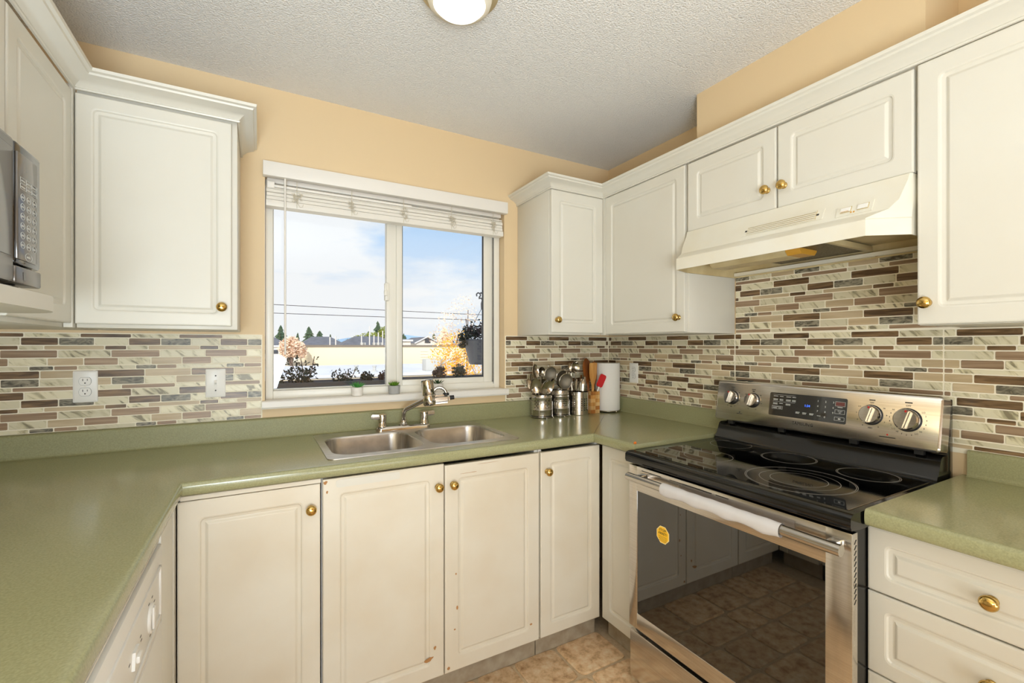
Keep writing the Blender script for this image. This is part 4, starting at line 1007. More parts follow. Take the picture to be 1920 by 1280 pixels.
def knife(label, base, top, w, face, blade=.11):
    base, top = Vector(base), Vector(top); d = (top-base).normalized(); f = Vector(face); f = (f-d*f.dot(d)).normalized(); s = d.cross(f)
    t = thing('table_knife', label, 'knife', tuple(base)); m_ = base+(top-base)*.45
    def slab(bm, p, q, w0, w1, th):
        A = [bm.verts.new(p+s*w0*a+f*th*b_) for a, b_ in ((-1, -1), (1, -1), (1, 1), (-1, 1))]; B = [bm.verts.new(q+s*w1*a+f*th*b_) for a, b_ in ((-1, -1), (1, -1), (1, 1), (-1, 1))]
        bm.faces.new(A); bm.faces.new(list(reversed(B)))
        for k in range(4): bm.faces.new((A[k], A[(k+1) % 4], B[(k+1) % 4], B[k]))
    bm = new(); slab(bm, base, m_, w*.8, w, .001); mk('blade', bm, M_cutl, t, 0)
    bm = new(); slab(bm, m_, m_+(top-m_)*.85, w, w*1.15, .003); slab(bm, m_+(top-m_)*.85, top, w*1.15, w*.7, .003); mk('handle', bm, M_cutl, t, 30)
kn = [(-.030, -.006, -.034, -.016, .195, 'flat steel utensil handle, first from the left in the holed cylinder'), (-.016, -.014, -.010, -.022, .180, 'flat steel utensil handle, second from the left in the holed cylinder'),
      (.002, -.010, .012, -.018, .205, 'flat steel utensil handle, third from the left in the holed cylinder'), (.014, -.016, .028, -.024, .190, 'flat steel utensil handle leaning right, fourth in the holed cylinder'),
      (.022, .0, .042, -.006, .215, 'longest flat steel handle leaning right beside the bamboo holder'), (.0, .02, .004, .024, .200, 'flat steel handle at the back of the holed cylinder'), (.02, .016, .034, .02, .225, 'thin steel handle at the back right of the holed cylinder')]
for a, b_, c, d_, h, lb in kn: knife(lb, (C3[0]+a, C3[1]+b_, ZT+.012), (C3[0]+c, C3[1]+d_, ZT+h), .006, (.1, -1, .1))
# checkered bamboo holder (square, built of blocks)
BX0, BX1, BY0, BY1 = 1.682, 1.746, 2.072, 2.136
bh = thing('bamboo_holder', 'checkered bamboo block utensil holder between the steel cylinder and the paper towel', 'utensil holder', ((BX0+BX1)/2, (BY0+BY1)/2, ZT))
nz_ = 6; hz = .128/nz_
for k in range(nz_):
    for side in range(4):
        for j in range(2):
            mm = (M_bam, M_baml, M_bamd)[(k+j+side) % 2 if (k*7+j*3+side) % 5 else 2]
            bm = new(); z0, z1 = ZT+k*hz+.0003, ZT+(k+1)*hz
            hw = (BX1-BX0)/2
            if side == 0: box(bm, (BX0+j*hw+.0002, BY0, z0), (BX0+(j+1)*hw-.0002, BY0+.006, z1), .0006, 1)
            elif side == 1: box(bm, (BX0+j*hw+.0002, BY1-.006, z0), (BX0+(j+1)*hw-.0002, BY1, z1), .0006, 1)
            elif side == 2: box(bm, (BX0, BY0+.006+j*(hw-.006)+.0002, z0), (BX0+.006, BY0+.006+(j+1)*(hw-.006)-.0002, z1), .0006, 1)
            else: box(bm, (BX1-.006, BY0+.006+j*(hw-.006)+.0002, z0), (BX1, BY0+.006+(j+1)*(hw-.006)-.0002, z1), .0006, 1)
            mk('block', bm, mm, bh, 0)
def paddle(name, label, base, top, wl, wh, face, mat, hw=.007, square=False, th=.0035):
    base, top = Vector(base), Vector(top); d = (top-base).normalized(); f = Vector(face); f = (f-d*f.dot(d)).normalized(); s = d.cross(f)
    t = thing(name, label, 'spatula', tuple(base)); Lh = (top-base).length
    prof = [(0, hw), (Lh*.62, hw), (Lh*.80, hw*1.2), (Lh, wl*.42)] + ([(Lh+wh*.35, wl*.5), (Lh+wh*.92, wl*.52), (Lh+wh, wl*.47)] if square else [(Lh+wh*.25, wl*.49), (Lh+wh*.55, wl*.5), (Lh+wh*.8, wl*.4), (Lh+wh*.95, wl*.2), (Lh+wh, wl*.06)])
    bm = new(); prev = None
    for h, w in prof:
        p = base+d*h; r = [bm.verts.new(p+s*w*a+f*th*b_) for a, b_ in ((-1, -.6), (-.8, -1), (.8, -1), (1, -.6), (1, .6), (.8, 1), (-.8, 1), (-1, .6))]
        if prev:
            for k in range(8): bm.faces.new((prev[k], prev[(k+1) % 8], r[(k+1) % 8], r[k]))
        else: bm.faces.new(r)
        prev = r
    bm.faces.new(prev); mk('paddle', bm, mat, t, 40); return t
paddle('wooden_spoon', 'dark brown wooden spoon at the back of the bamboo holder', (1.708, 2.116, ZT+.01), (1.697, 2.126, ZT+.215), .062, .105, (.1, -1, .05), M_oldw)
paddle('wooden_spoon', 'dark wooden spoon leaning right behind the pale spatula', (1.726, 2.112, ZT+.01), (1.736, 2.118, ZT+.195), .060, .105, (.1, -1, .05), M_oldw)
paddle('wooden_spatula', 'pale bamboo spatula with square end in front', (1.704, 2.090, ZT+.01), (1.703, 2.082, ZT+.205), .058, .090, (.1, -1, .05), M_bam, square=True)
t = thing('silicone_spatula', 'red silicone spatula with white handle leaning right towards the paper towel', 'spatula', (1.726, 2.088, ZT+.01))
b0, b1 = Vector((1.712, 2.104, ZT+.012)), Vector((1.736, 2.072, ZT+.148)); dd = Vector((.026, -.010, .062)); b2 = b1+dd
bm = new(); tube(bm, [b0, b1, b1+dd*.3], .0045, 8); mk('handle', bm, M_white, t, 60)
bm = new(); d_ = dd.normalized(); f_ = Vector((.1, -1, .05)); f_ = (f_-d_*f_.dot(d_)).normalized(); s_ = d_.cross(f_); Q0 = b1+d_*.006
pl = [(x-.022, z_) for x, z_ in rrect(.044, .078, .012, 0, 3)]
A = [bm.verts.new(Q0+s_*a+d_*b_-f_*.005) for a, b_ in pl]; B = [bm.verts.new(Q0+s_*a*.9+d_*(b_*.97+.001)+f_*.005) for a, b_ in pl]
bm.faces.new(A); bm.faces.new(list(reversed(B)))
for k in range(len(A)): bm.faces.new((A[k], A[(k+1) % len(A)], B[(k+1) % len(A)], B[k]))
mk('blade', bm, M_redsil, t, 40, label='red silicone blade')
# paper towel
PTX, PTY = 1.837, 2.110
pt = thing('paper_towel_roll', 'white paper towel roll standing on a wire holder in the corner', 'paper towel', (PTX, PTY, ZT))
bm = new(); lathe(bm, [(.020, ZT+.012), (.072, ZT+.012), (.0735, ZT+.016), (.0735, ZT+.288), (.072, ZT+.291), (.021, ZT+.291), (.020, ZT+.288), (.020, ZT+.012)], (PTX, PTY, 0), (0, 0, 1), 48); mk('roll', bm, M_paper, pt, 40)
ph = thing('paper_towel_holder', 'chrome wire paper towel holder under the white roll', 'holder', (PTX, PTY, ZT))
bm = new(); tube(bm, [(PTX+.0765*math.cos(2*PI*k/32), PTY+.0765*math.sin(2*PI*k/32), ZT+.009) for k in range(32)], .0028, 8, closed=True)
for k in range(4):
    a = PI/4+k*PI/2+.5; tube(bm, [(PTX, PTY, ZT+.009), (PTX+.0765*math.cos(a), PTY+.0765*math.sin(a), ZT+.009)], .0022, 8)
cyl(bm, (PTX, PTY, ZT+.007), (PTX, PTY, ZT+.289), .005, seg=12); mk('frame', bm, M_chrome, ph, 60)
bm = new()
for k in range(3):
    a = -PI/2+k*2*PI/3; ball(bm, (PTX+.0775*math.cos(a), PTY+.0775*math.sin(a), ZT+.0065), .0062, 12)
mk('ball_feet', bm, M_chrome, ph)

# ------------------------------------------------------------------ outlets
def plate(name, label, face, s, z, kind, cat):
    if face == 'B': Mx = Matrix.Translation((s, YB-.0042, z))
    else: Mx = Matrix.Translation((XR-.0042, s, z)) @ Matrix.Rotation(-PI/2, 4, 'Z')
    t = thing(name, label, cat, tuple(Mx.to_translation()))
    def part(nm, bm, mat, sm=30, parent=None):
        bm.transform(Mx); return mk(nm, bm, mat, parent or t, sm)
    w, h = .070, .116
    bm = new(); A = [bm.verts.new((x-w/2, .002, y_-h/2)) for x, y_ in rrect(w, h, .003, 0, 2)]; B = [bm.verts.new((x-w/2, -.002, y_-h/2)) for x, y_ in rrect(w, h, .003, .0008, 2)]; Cc = [bm.verts.new((x-w/2, -.0045, y_-h/2)) for x, y_ in rrect(w, h, .003, .005, 2)]
    for P, Q in ((A, B), (B, Cc)):
        for k in range(len(P)): bm.faces.new((P[k], P[(k+1) % len(P)], Q[(k+1) % len(P)], Q[k]))
    bm.faces.new(Cc); part('cover_plate', bm, M_white)
    if kind == 'duplex':
        for sz in (-.0195, .0195):
            pts = [(.0172*math.cos(a), max(-.0142, min(.0142, .0185*math.sin(a)))+sz) for a in [2*PI*k/28 for k in range(28)]]
            bm = new(); prism(bm, pts, 'y', -.0062, -.004); r = part('receptacle', bm, M_white)
            bm = new(); box(bm, (-.0072, -.0064, sz+.001), (-.0052, -.0060, sz+.009)); box(bm, (.0054, -.0064, sz+.002), (.0072, -.0060, sz+.0085)); lathe(bm, [(0, 0), (.0024, 0), (.0024, .0004), (0, .0004)], (0, -.0060, sz-.0065), (0, -1, 0), 10)
            part('slots', bm, M_dark, 0, r)
            bm = new(); tube(bm, [(p[0]*1.02, -.0047, sz+(p[1]-sz)*1.02) for p in pts], .0005, 5, closed=True); part('seam', bm, M_print, 0)
        bm = new(); lathe(bm, [(.003, 0), (.0026, .001), (0, .0012)], (0, -.0045, 0), (0, -1, 0), 10); part('screw', bm, M_trimw)
    else:
        bm = new(); box(bm, (-.0052, -.0058, -.012), (.0052, -.004, .012), .0008); part('toggle_frame', bm, M_white)
        bm = new(); prism(bm, [(-.0055, -.006), (-.0055, .006), (-.014, .0085), (-.0155, .0035)], 'x', -.0032, .0032); part('toggle', bm, M_white)
        for sz in (-.030, .030):
            bm = new(); lathe(bm, [(.0030, 0), (.0026, .001), (0, .0012)], (0, -.0045, sz), (0, -1, 0), 10); part('screw', bm, M_print)
plate('power_outlet', 'white duplex power outlet on the tiles under the left wall cabinets', 'B', -.555, 1.179, 'duplex', 'outlet')
plate('light_switch', 'white toggle light switch on the tiles left of the window', 'B', -.155, 1.176, 'toggle', 'switch')
plate('power_outlet', 'white duplex power outlet on the right wall tiles beside the paper towel', 'R', 1.987, 1.169, 'duplex', 'outlet')

# ------------------------------------------------------------------ window blind
bl = thing('window_blind', 'white faux-wood blind raised to the top of the window with a square valance', 'blind', (.60, YB, 2.06))
bm = new(); box(bm, (.014, YB-.038, 2.051), (1.190, YB-.001, 2.112), .002); mk('valance', bm, M_trimw, bl)
bm = new(); box(bm, (.030, YB+.022, 2.040), (1.178, YB+.050, 2.060), .002); mk('headrail', bm, M_trimw, bl)
bm = new(); cyl(bm, (.055, YB-.006, 2.018), (.66, YB-.006, 2.018), .0065, seg=12); cyl(bm, (.66, YB-.004, 2.0165), (1.168, YB-.004, 2.0165), .003, seg=8); box(bm, (.03, YB-.014, 2.008), (.058, YB+.002, 2.034), .001); mk('tilt_rod', bm, M_trimw, bl)
for z0, z1, q in ((1.9555, 1.9715, 0), (1.9725, 1.9870, 1), (1.9880, 2.0020, 0), (2.0028, 2.0085, 1)):
    bm = new(); y0 = YB-.019+.002*q
    prism(bm, [(y0+.002, z0), (y0, z0+.002), (y0+.0012, z1-.002), (y0+.004, z1), (YB+.030, z1), (YB+.034, z1-.003), (YB+.034, z0)], 'x', .027+.0008*q, 1.166-.001*q); mk('slat', bm, M_blind, bl, 20)
bm = new(); prism(bm, [(YB-.020, 1.932), (YB-.018, 1.928), (YB+.034, 1.928), (YB+.036, 1.932), (YB+.034, 1.954), (YB-.018, 1.954)], 'x', .026, 1.170); mk('bottom_rail', bm, M_blind, bl, 40)
bm = new(); cyl(bm, (.098, YB-.042, 1.290), (.098, YB-.030, 2.048), .0042, seg=8); mk('tilt_wand', bm, M_trimw, bl, 60)
rnd = random.Random(3)
for x in (.145, .375, .618, .868, 1.108):
    bm = new(); tube(bm, [(x, YB-.020, 2.045), (x, YB-.0205, 1.93)], .0011, 6)
    for q in range(7):
        p = []; cx_, cz_ = x+rnd.uniform(-.010, .014), 1.975+rnd.uniform(-.02, .018)
        for k in range(9): p.append((cx_+rnd.uniform(-.013, .013), YB-.022-rnd.uniform(0, .006), cz_+rnd.uniform(-.014, .014)))
        tube(bm, p, .0009, 5)
    tube(bm, [(x, YB-.022, 1.955), (x+.012, YB-.024, 1.935), (x+.022, YB-.024, 1.938), (x+.026, YB-.024, 1.950)], .0009, 5)
    mk('lift_cord', bm, M_cord, bl, 0)

# ------------------------------------------------------------------ pots on the sill
def succulent(name, label, x, y_, z, r, h, pm, lm, n, ll, lw, spread):
    t = thing(name, label, 'plant', (x, y_, z), 'small potted succulents on the window sill'); t.pop('group') if False else None
    bm = new(); lathe(bm, [(0, 0), (r*.84, 0), (r*.9, .001), (r, h-.001), (r, h), (r*.86, h), (r*.84, h-.004), (0, h-.004)], (x, y_, z), (0, 0, 1), 28); mk('pot', bm, pm, t, 40)
    bm = new(); rr = random.Random(name+label)
    for k in range(n):
        a = k*2.39996; f = (k+.5)/n; tilt = spread*math.sqrt(f)+rr.uniform(-.08, .08)
        d = Vector((math.cos(a)*math.sin(tilt), math.sin(a)*math.sin(tilt), math.cos(tilt))); s = Vector((-math.sin(a), math.cos(a), 0)); up = d.cross(s)
        b_ = Vector((x, y_, z+h-.003))+Vector((math.cos(a), math.sin(a), 0))*r*.35*f; l_ = ll*(1-.25*(1-f))
        p = [b_-s*lw*.4, b_+s*lw*.4, b_+d*l_*.5+s*lw, b_+d*l_*.5-s*lw, b_+d*l_, b_+d*l_*.5+up*lw*.6, b_+d*l_*.5-up*lw*.6]
        v = [bm.verts.new(q) for q in p]
        for fc_ in ((0, 1, 2, 5), (0, 5, 3), (1, 6, 2), (0, 3, 6, 1), (3, 5, 4), (5, 2, 4), (2, 6, 4), (6, 3, 4)): bm.faces.new([v[i] for i in fc_])
    mk('leaves', bm, lm, t, 0, kind='stuff')
ZS = 1.0927
succulent('succulent', 'bright green succulent in a marbled white pot, left on the sill', .405, 2.228, ZS, .027, .040, M_potw, M_leaf1, 22, .040, .0042, 1.0)
succulent('succulent', 'olive green succulent in a round grey pot in front of the window mullion', .580, 2.228, ZS, .029, .041, M_potg, M_leaf2, 26, .030, .0068, .95)
succulent('succulent', 'dark spiky succulent in a white pot behind the tap water filter', .804, 2.228, ZS, .029, .042, M_potw, M_leaf3, 16, .034, .0038, 1.1)

# ------------------------------------------------------------------ microwave
MX_, MY0, MY1, MZ0, MZ1 = -.400, .86, 1.327, 1.446, 1.722
mw = thing('microwave', 'grey microwave oven standing on the wall cabinet shelf at the left edge', 'microwave', (-.58, 1.1, 1.434))
bm = new(); box(bm, (-.79, MY0, MZ0), (MX_-.035, MY1, MZ1), .006); mk('housing', bm, M_mw, mw)
bm = new(); box(bm, (MX_-.036, MY0+.002, MZ0+.002), (MX_-.004, 1.207, MZ1-.002), .006); dd_ = mk('door', bm, M_mw, mw)
bm = new(); box(bm, (MX_-.006, MY0+.03, MZ0+.050), (MX_-.002, 1.192, MZ1-.022), .002); mk('door_window', bm, M_mwg, dd_)
bm = new(); box(bm, (MX_-.036, 1.209, MZ0+.038), (MX_-.004, MY1-.001, MZ1-.002), .007); cpn = mk('control_panel', bm, M_mwb, mw)
bm = new(); box(bm, (MX_-.006, 1.212, MZ0+.048), (MX_-.001, 1.300, MZ1-.022), .003); kp = mk('keypad', bm, M_mwg, cpn)
bm = new(); box(bm, (MX_-.036, 1.209, MZ0+.002), (MX_-.003, MY1-.001, MZ0+.036), .004); ob = mk('open_button', bm, M_mw, mw)
bm = new(); box(bm, (MX_-.004, 1.240, MZ0+.010), (MX_-.0022, 1.250, MZ0+.026)); mk('button_mark', bm, M_mwb, ob, 0)
bm = new()
def kring(yy, zz, ry, rz):
    tube(bm, [(MX_-.0008, yy+ry*math.cos(2*PI*k/16), zz+rz*math.sin(2*PI*k/16)) for k in range(16)], .0005, 4, closed=True)
    box(bm, (MX_-.0012, yy-ry*.5, zz-.0015), (MX_-.0006, yy+ry*.5, zz+.0015))
for r_ in range(6):
    for c_ in range(3): kring(1.232+.026*c_, 1.616-.0185*r_, .0085, .0065)
kring(1.258, 1.503, .015, .008)
for zz in (1.648, 1.636):
    for a, b_ in ((1.222, 1.295),):
        box(bm, (MX_-.0012, a, zz+.005), (MX_-.0006, b_, zz+.0057)); box(bm, (MX_-.0012, a, zz-.005), (MX_-.0006, b_, zz-.0043))
        for q in (a, a+.025, a+.050, b_): box(bm, (MX_-.0012, q, zz-.005), (MX_-.0006, q+.0007, zz+.005))
        for q in range(3): box(bm, (MX_-.0012, a+.004+q*.025, zz-.0015), (MX_-.0006, a+.020+q*.025, zz+.001))
mk('key_print', bm, M_lprint, kp, 0, kind='stuff')
bm = new()
for xx in (-.44, -.74):
    for yy in (.90, 1.28): cyl(bm, (xx, yy, 1.4342), (xx, yy, MZ0+.001), .012, seg=12)
mk('rubber_feet', bm, M_blackm, mw)

# ------------------------------------------------------------------ ceiling lamp
CX, CY = .540, 1.300
lp = thing('ceiling_light', 'round flush ceiling light with glowing glass bowl', 'lamp', (CX, CY, ZC))
bm = new(); lathe(bm, [(0, ZC), (.118, ZC), (.122, ZC-.006), (.122, ZC-.024), (.112, ZC-.030), (0, ZC-.030)], (CX, CY, 0), (0, 0, 1), 40); mk('base', bm, M_lampb, lp, 40)
bm = new(); lathe(bm, [(.099, ZC-.030), (.101, ZC-.040), (.095, ZC-.058), (.080, ZC-.062)], (CX, CY, 0), (0, 0, 1), 40); mk('glass_rim', bm, M_lampg, lp, 60)
bm = new(); lathe(bm, [(.081, ZC-.060), (.068, ZC-.074), (.04, ZC-.082), (0, ZC-.085)], (CX, CY, 0), (0, 0, 1), 40); mk('glass_bowl', bm, M_lamp, lp, 60)

# ------------------------------------------------------------------ outside
GZ = -5.2
M_roofw = simple('white_flat_roof', (226, 228, 234), .8, var=(.4, (206, 210, 220), .8))
M_beige = simple('beige_stucco', (248, 234, 204), .8)
M_pave = simple('pale_concrete', (226, 222, 212), .9, var=(.3, (204, 200, 190), .7))
M_shing = simple('grey_shingles', (112, 116, 126), .85, var=(1.2, (90, 94, 104), .8))
M_siding = simple('pale_siding', (232, 226, 220), .8)
M_conif = simple('conifer_green', (70, 96, 74), .9)
M_decid = simple('yellow_green_leaves', (150, 160, 70), .9)
M_pink = simple('pinkish_autumn_leaves', (246, 216, 188), .9)
M_maple = simple('golden_maple_leaves', (248, 186, 40), .7)
M_bark = simple('grey_bark', (120, 104, 96), .9)
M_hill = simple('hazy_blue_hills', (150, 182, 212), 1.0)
M_planter = simple('charcoal_planter', (82, 88, 102), .6)
M_fol = simple('dark_foliage', (44, 58, 54), .8)
M_folp = simple('purple_foliage', (66, 52, 60), .8)
M_wire = simple('cable_black', (60, 60, 64), .6)
M_van = simple('white_van_paint', (240, 240, 240), .3)
M_vang = simple('van_glass', (70, 78, 90), .1)
M_ac = simple('rooftop_unit', (196, 196, 192), .6)
M_flash = simple('roof_flashing', (130, 120, 108), .6)
bm = new(); box(bm, (-200, YB+4, GZ-1), (420, 900, GZ)); structure('ground', bm, M_pave)
# flat white roof building, nearest
t = thing('flat_roof_building', 'low building with a white flat roof just below the window', 'building', (8, 33, GZ))
bm = new(); box(bm, (-14, 14.0, GZ), (5.2, 29.0, -1.5)); box(bm, (-14, 29.0, GZ), (22, 47, -.62)); mk('wall', bm, M_beige, t, 0)
bm = new(); box(bm, (-14.1, 13.9, -1.5), (5.3, 29.0, -1.44)); box(bm, (-14.1, 29.0, -.62), (22.1, 47.1, -.56)); mk('roof', bm, M_roofw, t, 0)
bm = new(); box(bm, (-14.1, 28.8, -.80), (22.1, 29.0, -.70)); mk('eave_gutter', bm, M_flash, t, 0)
bm = new(); box(bm, (-14.1, 28.9, -.58), (22.1, 29.15, -.40)); mk('parapet', bm, M_roofw, t, 0)
for x, y_ in ((6.3, 35), (7.4, 34)):
    bm = new(); lathe(bm, [(.26, 0), (.2, .06), (.12, .10), (.12, .34), (.16, .36), (.16, .44), (0, .46)], (x, y_, -.56), (0, 0, 1), 14); mk('roof_vent', bm, M_ac, t)
t = thing('flat_roof_annex', 'lower flat roof with dark edge flashing in front of the maple', 'building', (9, 15, GZ))
bm = new(); box(bm, (3.6, 13.0, GZ), (12.5, 17.5, -.62)); mk('wall', bm, M_beige, t, 0)
bm = new(); box(bm, (3.5, 12.9, -.62), (12.6, 17.6, -.52)); mk('edge_flashing', bm, M_flash, t, 0)
bm = new(); box(bm, (3.6, 13.0, -.52), (12.5, 17.5, -.50)); mk('roof', bm, M_roofw, t, 0)
# beige building
t = thing('beige_building', 'long beige flat-topped building across the middle distance', 'building', (12, 56, GZ))
bm = new(); box(bm, (4.3, 50, GZ), (36, 68, 1.22)); mk('wall', bm, M_beige, t, 0)
bm = new(); box(bm, (4.2, 49.9, 1.22), (36.1, 68.1, 1.42)); mk('parapet_cap', bm, M_flash, t, 0)
for k, x in enumerate((16.0,)):
    for j in range(5):
        bm = new(); box(bm, (x, 49.95, -.6+j*.32), (x+.9, 50.0, -.52+j*.32)); mk('ladder_rung', bm, M_pave, t, 0)
for (x, h) in ((6.9, .9), (7.5, 1.0), (10.3, 1.1), (11.2, 2.2), (11.7, 1.2), (12.2, 1.5), (12.7, 1.7)):
    bm = new(); cyl(bm, (x, 54, 1.4), (x, 54, 1.4+h), .07, seg=8); mk('roof_pipe', bm, M_siding, t, 40)
for (x0, x1, h) in ((10.5, 11.0, .32), (11.9, 12.9, .32)):
    bm = new(); box(bm, (x0, 55, 1.4), (x1, 56, 1.4+h), .05); mk('roof_unit', bm, M_ac, t)
# rooftop unit near the maple
for i, (x, w) in enumerate(((11.0, 1.15), (12.4, 1.25))):
    bm = new(); box(bm, (x, 33, -.555), (x+w, 34, .32), .04); t = mk('rooftop_unit', bm, M_ac); tag(t, ('left' if i == 0 else 'right')+' grey rooftop unit on the white roof beside the maple', 'air conditioner')
# houses
def house(label, x0, x1, y0, y1, zw, zr, wallm=M_siding, gable=False):
    t = thing('house', label, 'house', ((x0+x1)/2, y0, GZ)); ym = (y0+y1)/2; xm = (x0+x1)/2
    bm = new(); box(bm, (x0+.3, y0+.3, GZ), (x1-.3, y1-.3, zw)); mk('wall', bm, wallm, t, 0)
    bm = new()
    if gable:
        A = [bm.verts.new(p) for p in ((x0, y0, zw), (x1, y0, zw), (xm, y0, zr))]; B = [bm.verts.new(p) for p in ((x0, y1, zw), (x1, y1, zw), (xm, y1, zr))]
        bm.faces.new((A[0], A[2], B[2], B[0])); bm.faces.new((A[2], A[1], B[1], B[2]))
        mk('roof', bm, M_shing, t, 0)
        bm = new(); bm.faces.new([bm.verts.new(p) for p in ((x0+.3, y0+.4, zw), (x1-.3, y0+.4, zw), (xm, y0+.4, zr-.25))]); mk('gable', bm, wallm, t, 0)
        bm = new(); tube(bm, [(x0, y0+.2, zw), (xm, y0+.2, zr), (x1, y0+.2, zw)], .14, 6); mk('bargeboard', bm, M_van, t, 0)
        bm = new(); box(bm, (xm-.5, y0+.25, zw+.1), (xm+.5, y0+.38, zw+.8)); mk('window', bm, M_vang, t, 0)
    else:
        rx = min((x1-x0)*.3, (y1-y0)*.5)
        lo = [bm.verts.new(p) for p in ((x0, y0, zw), (x1, y0, zw), (x1, y1, zw), (x0, y1, zw))]; r0, r1 = bm.verts.new((x0+rx, ym, zr)), bm.verts.new((x1-rx, ym, zr))
        bm.faces.new((lo[0], lo[1], r1, r0)); bm.faces.new((lo[1], lo[2], r1)); bm.faces.new((lo[2], lo[3], r0, r1)); bm.faces.new((lo[3], lo[0], r0)); mk('roof', bm, M_shing, t, 0)
        bm = new(); box(bm, (x0, y0, zw-.25), (x1, y0+.2, zw)); mk('fascia', bm, M_van, t, 0)
    return t
house('grey hip-roofed house at the far left of the window view', -4, 4.6, 84, 96, 1.4, 3.0)
house('grey hip-roofed house behind the left end of the beige building', 6.6, 15.5, 94, 106, 1.3, 3.2)
house('wide grey hip-roofed house behind the middle of the beige building', 12.2, 23.0, 82, 92, 1.3, 3.1)
house('white flat house right of the window mullion', 19.0, 21.2, 70, 75, 2.3, 2.45)
house('house with pale gable facing the kitchen, left of the maple', 23.4, 28.0, 76, 86, 1.75, 2.9, gable=True)
# trees
def conifer(label, x, y_, zb, zt, w, seed, mat=M_conif):
    rr = random.Random(seed); t = thing('conifer', label, 'tree', (x, y_, GZ)); bm = new(); n = 9
    for k in range(n):
        f = k/n; z0 = zb+(zt-zb)*f; z1 = zb+(zt-zb)*min(1, f+1.9/n); r = w*1.45*(1-f)**.9*rr.uniform(.85, 1.1)+.06; m_ = 11
        tip = bm.verts.new((x+rr.uniform(-.1, .1), y_, z1)); vs = []
        for j in range(m_*2):
            q = r*(1 if j % 2 == 0 else .62)*rr.uniform(.8, 1.15); a = PI*j/m_; vs.append(bm.verts.new((x+q*math.cos(a), y_+q*math.sin(a), z0+rr.uniform(-.12, .12)*(zt-zb)/n*2)))
        for j in range(m_*2): bm.faces.new((vs[j], vs[(j+1) % (m_*2)], tip))
    mk('crown', bm, mat, t, 0)
    bm = new(); cyl(bm, (x, y_, GZ), (x, y_, zb+1), .35, .2, 8); mk('trunk', bm, M_bark, t)
def leafy(name, label, x, y_, blobs, nleaf, size, mats, seed, trunk_top, trunk_r=.15, branches=0):
    rr = random.Random(seed); t = thing(name, label, 'tree', (x, y_, GZ)); 
    for bi, mat in enumerate(mats):
        bm = new()
        for (bx_, by_, bz_, r_, w_, mi) in blobs:
            if mi != bi: continue
            for k in range(int(nleaf*w_)):
                while True:
                    p = Vector((rr.uniform(-1, 1), rr.uniform(-1, 1), rr.uniform(-1, 1)))
                    if p.length < 1: break
                c = Vector((bx_, by_, bz_))+p*r_; a = Vector((rr.uniform(-1, 1), rr.uniform(-1, 1), rr.uniform(-1, 1))).normalized(); b_ = a.orthogonal().normalized(); s = size*rr.uniform(.6, 1.3)
                bm.faces.new([bm.verts.new(c+v) for v in (a*s, b_*s*.6, -a*s, -b_*s*.6)])
        mk('leaves', bm, mat, t, 0, kind='stuff', recalc=False)
    bm = new(); tube(bm, [(x, y_, GZ), (x, y_, trunk_top*.5+GZ*.5), (x+.1, y_, trunk_top)], [trunk_r, trunk_r*.8, trunk_r*.3], 8)
    for k in range(branches):
        b_ = blobs[k % len(blobs)]; z0 = trunk_top-rr.uniform(.3, 1.8)
        tube(bm, [(x, y_, z0), ((x+b_[0])/2+rr.uniform(-.2, .2), (y_+b_[1])/2, (z0+b_[2])/2+.2), (b_[0]+rr.uniform(-.3, .3), b_[1], b_[2]+b_[3]*.7)], [trunk_r*.35, trunk_r*.2, trunk_r*.06], 6)
    mk('trunk', bm, M_bark, t, 60)
conifer('dark conifer at the far left edge of the window view', 4.4, 118, 0, 6.2, 1.6, 1)
conifer('tall pointed conifer behind the left house roofs', 10.2, 116, 0, 5.9, 2.0, 2)
conifer('broad conifer right of the tall pointed one', 13.4, 124, 0, 5.2, 1.9, 3)
conifer('slim conifer left of the tall pointed one', 8.2, 122, 0, 4.6, .8, 4)
conifer('slim conifer between two broad conifers', 16.2, 126, 0, 4.4, .7, 5)
conifer('slender conifer left of the mullion', 24.6, 120, 0, 5.2, 1.0, 6)
conifer('tallest ragged conifer close to the mullion', 25.2, 112, 0, 7.4, 1.9, 7)
conifer('conifer half hidden by the mullion', 30.0, 123, 0, 7.4, 1.7, 8)
conifer('small dark conifer right of the mullion', 32.6, 116, 0, 4.6, .9, 9)
conifer('small dark conifer beyond the white flat house', 34.2, 120, 0, 4.2, .8, 10)
conifer('dark conifer behind the gabled house', 39.4, 112, 0, 4.6, 1.3, 11)
conifer('russet conifer behind the maple', 27.2, 72, 0, 4.6, 1.6, 12, M_pink)
leafy('autumn_tree', 'pinkish autumn tree at the left behind the flat roof', 2.7, 48.5, [(2.4, 48.5, 1.1, .9, 1, 0), (3.1, 48.5, 1.1, .9, .8, 0), (2.7, 48.5, 1.5, .8, .7, 0), (3.6, 48.5, .7, .6, .5, 0)], 420, .16, [M_pink], 21, 1.0, .2, 4)
leafy('leafy_tree', 'yellow green tree left of the mullion', 20.6, 104, [(20.6, 104, 2.6, 1.7, 1, 0), (19.0, 104, 2.2, 1.5, .8, 0), (22.3, 104, 2.8, 1.7, 1, 0)], 500, .2, [M_decid], 22, 2.0, .25, 3)
leafy('leafy_tree', 'yellow green tree half behind the mullion', 23.0, 97, [(22.6, 97, 3.1, 1.5, 1, 0), (24.0, 97, 3.1, 1.5, 1, 0), (23.2, 97, 4.3, 1.2, .7, 0)], 500, .2, [M_decid], 23, 2.6, .25, 3)
leafy('leafy_tree', 'row of low yellow green trees beyond the grey roofs', 14.5, 108, [(10+2.6*k, 108, 1.8+.3*math.sin(k*2.1), 1.3, .5, 0) for k in range(10)], 320, .18, [simple('hedge_green', (112, 138, 84), .9)], 24, 1.6, .2, 2)
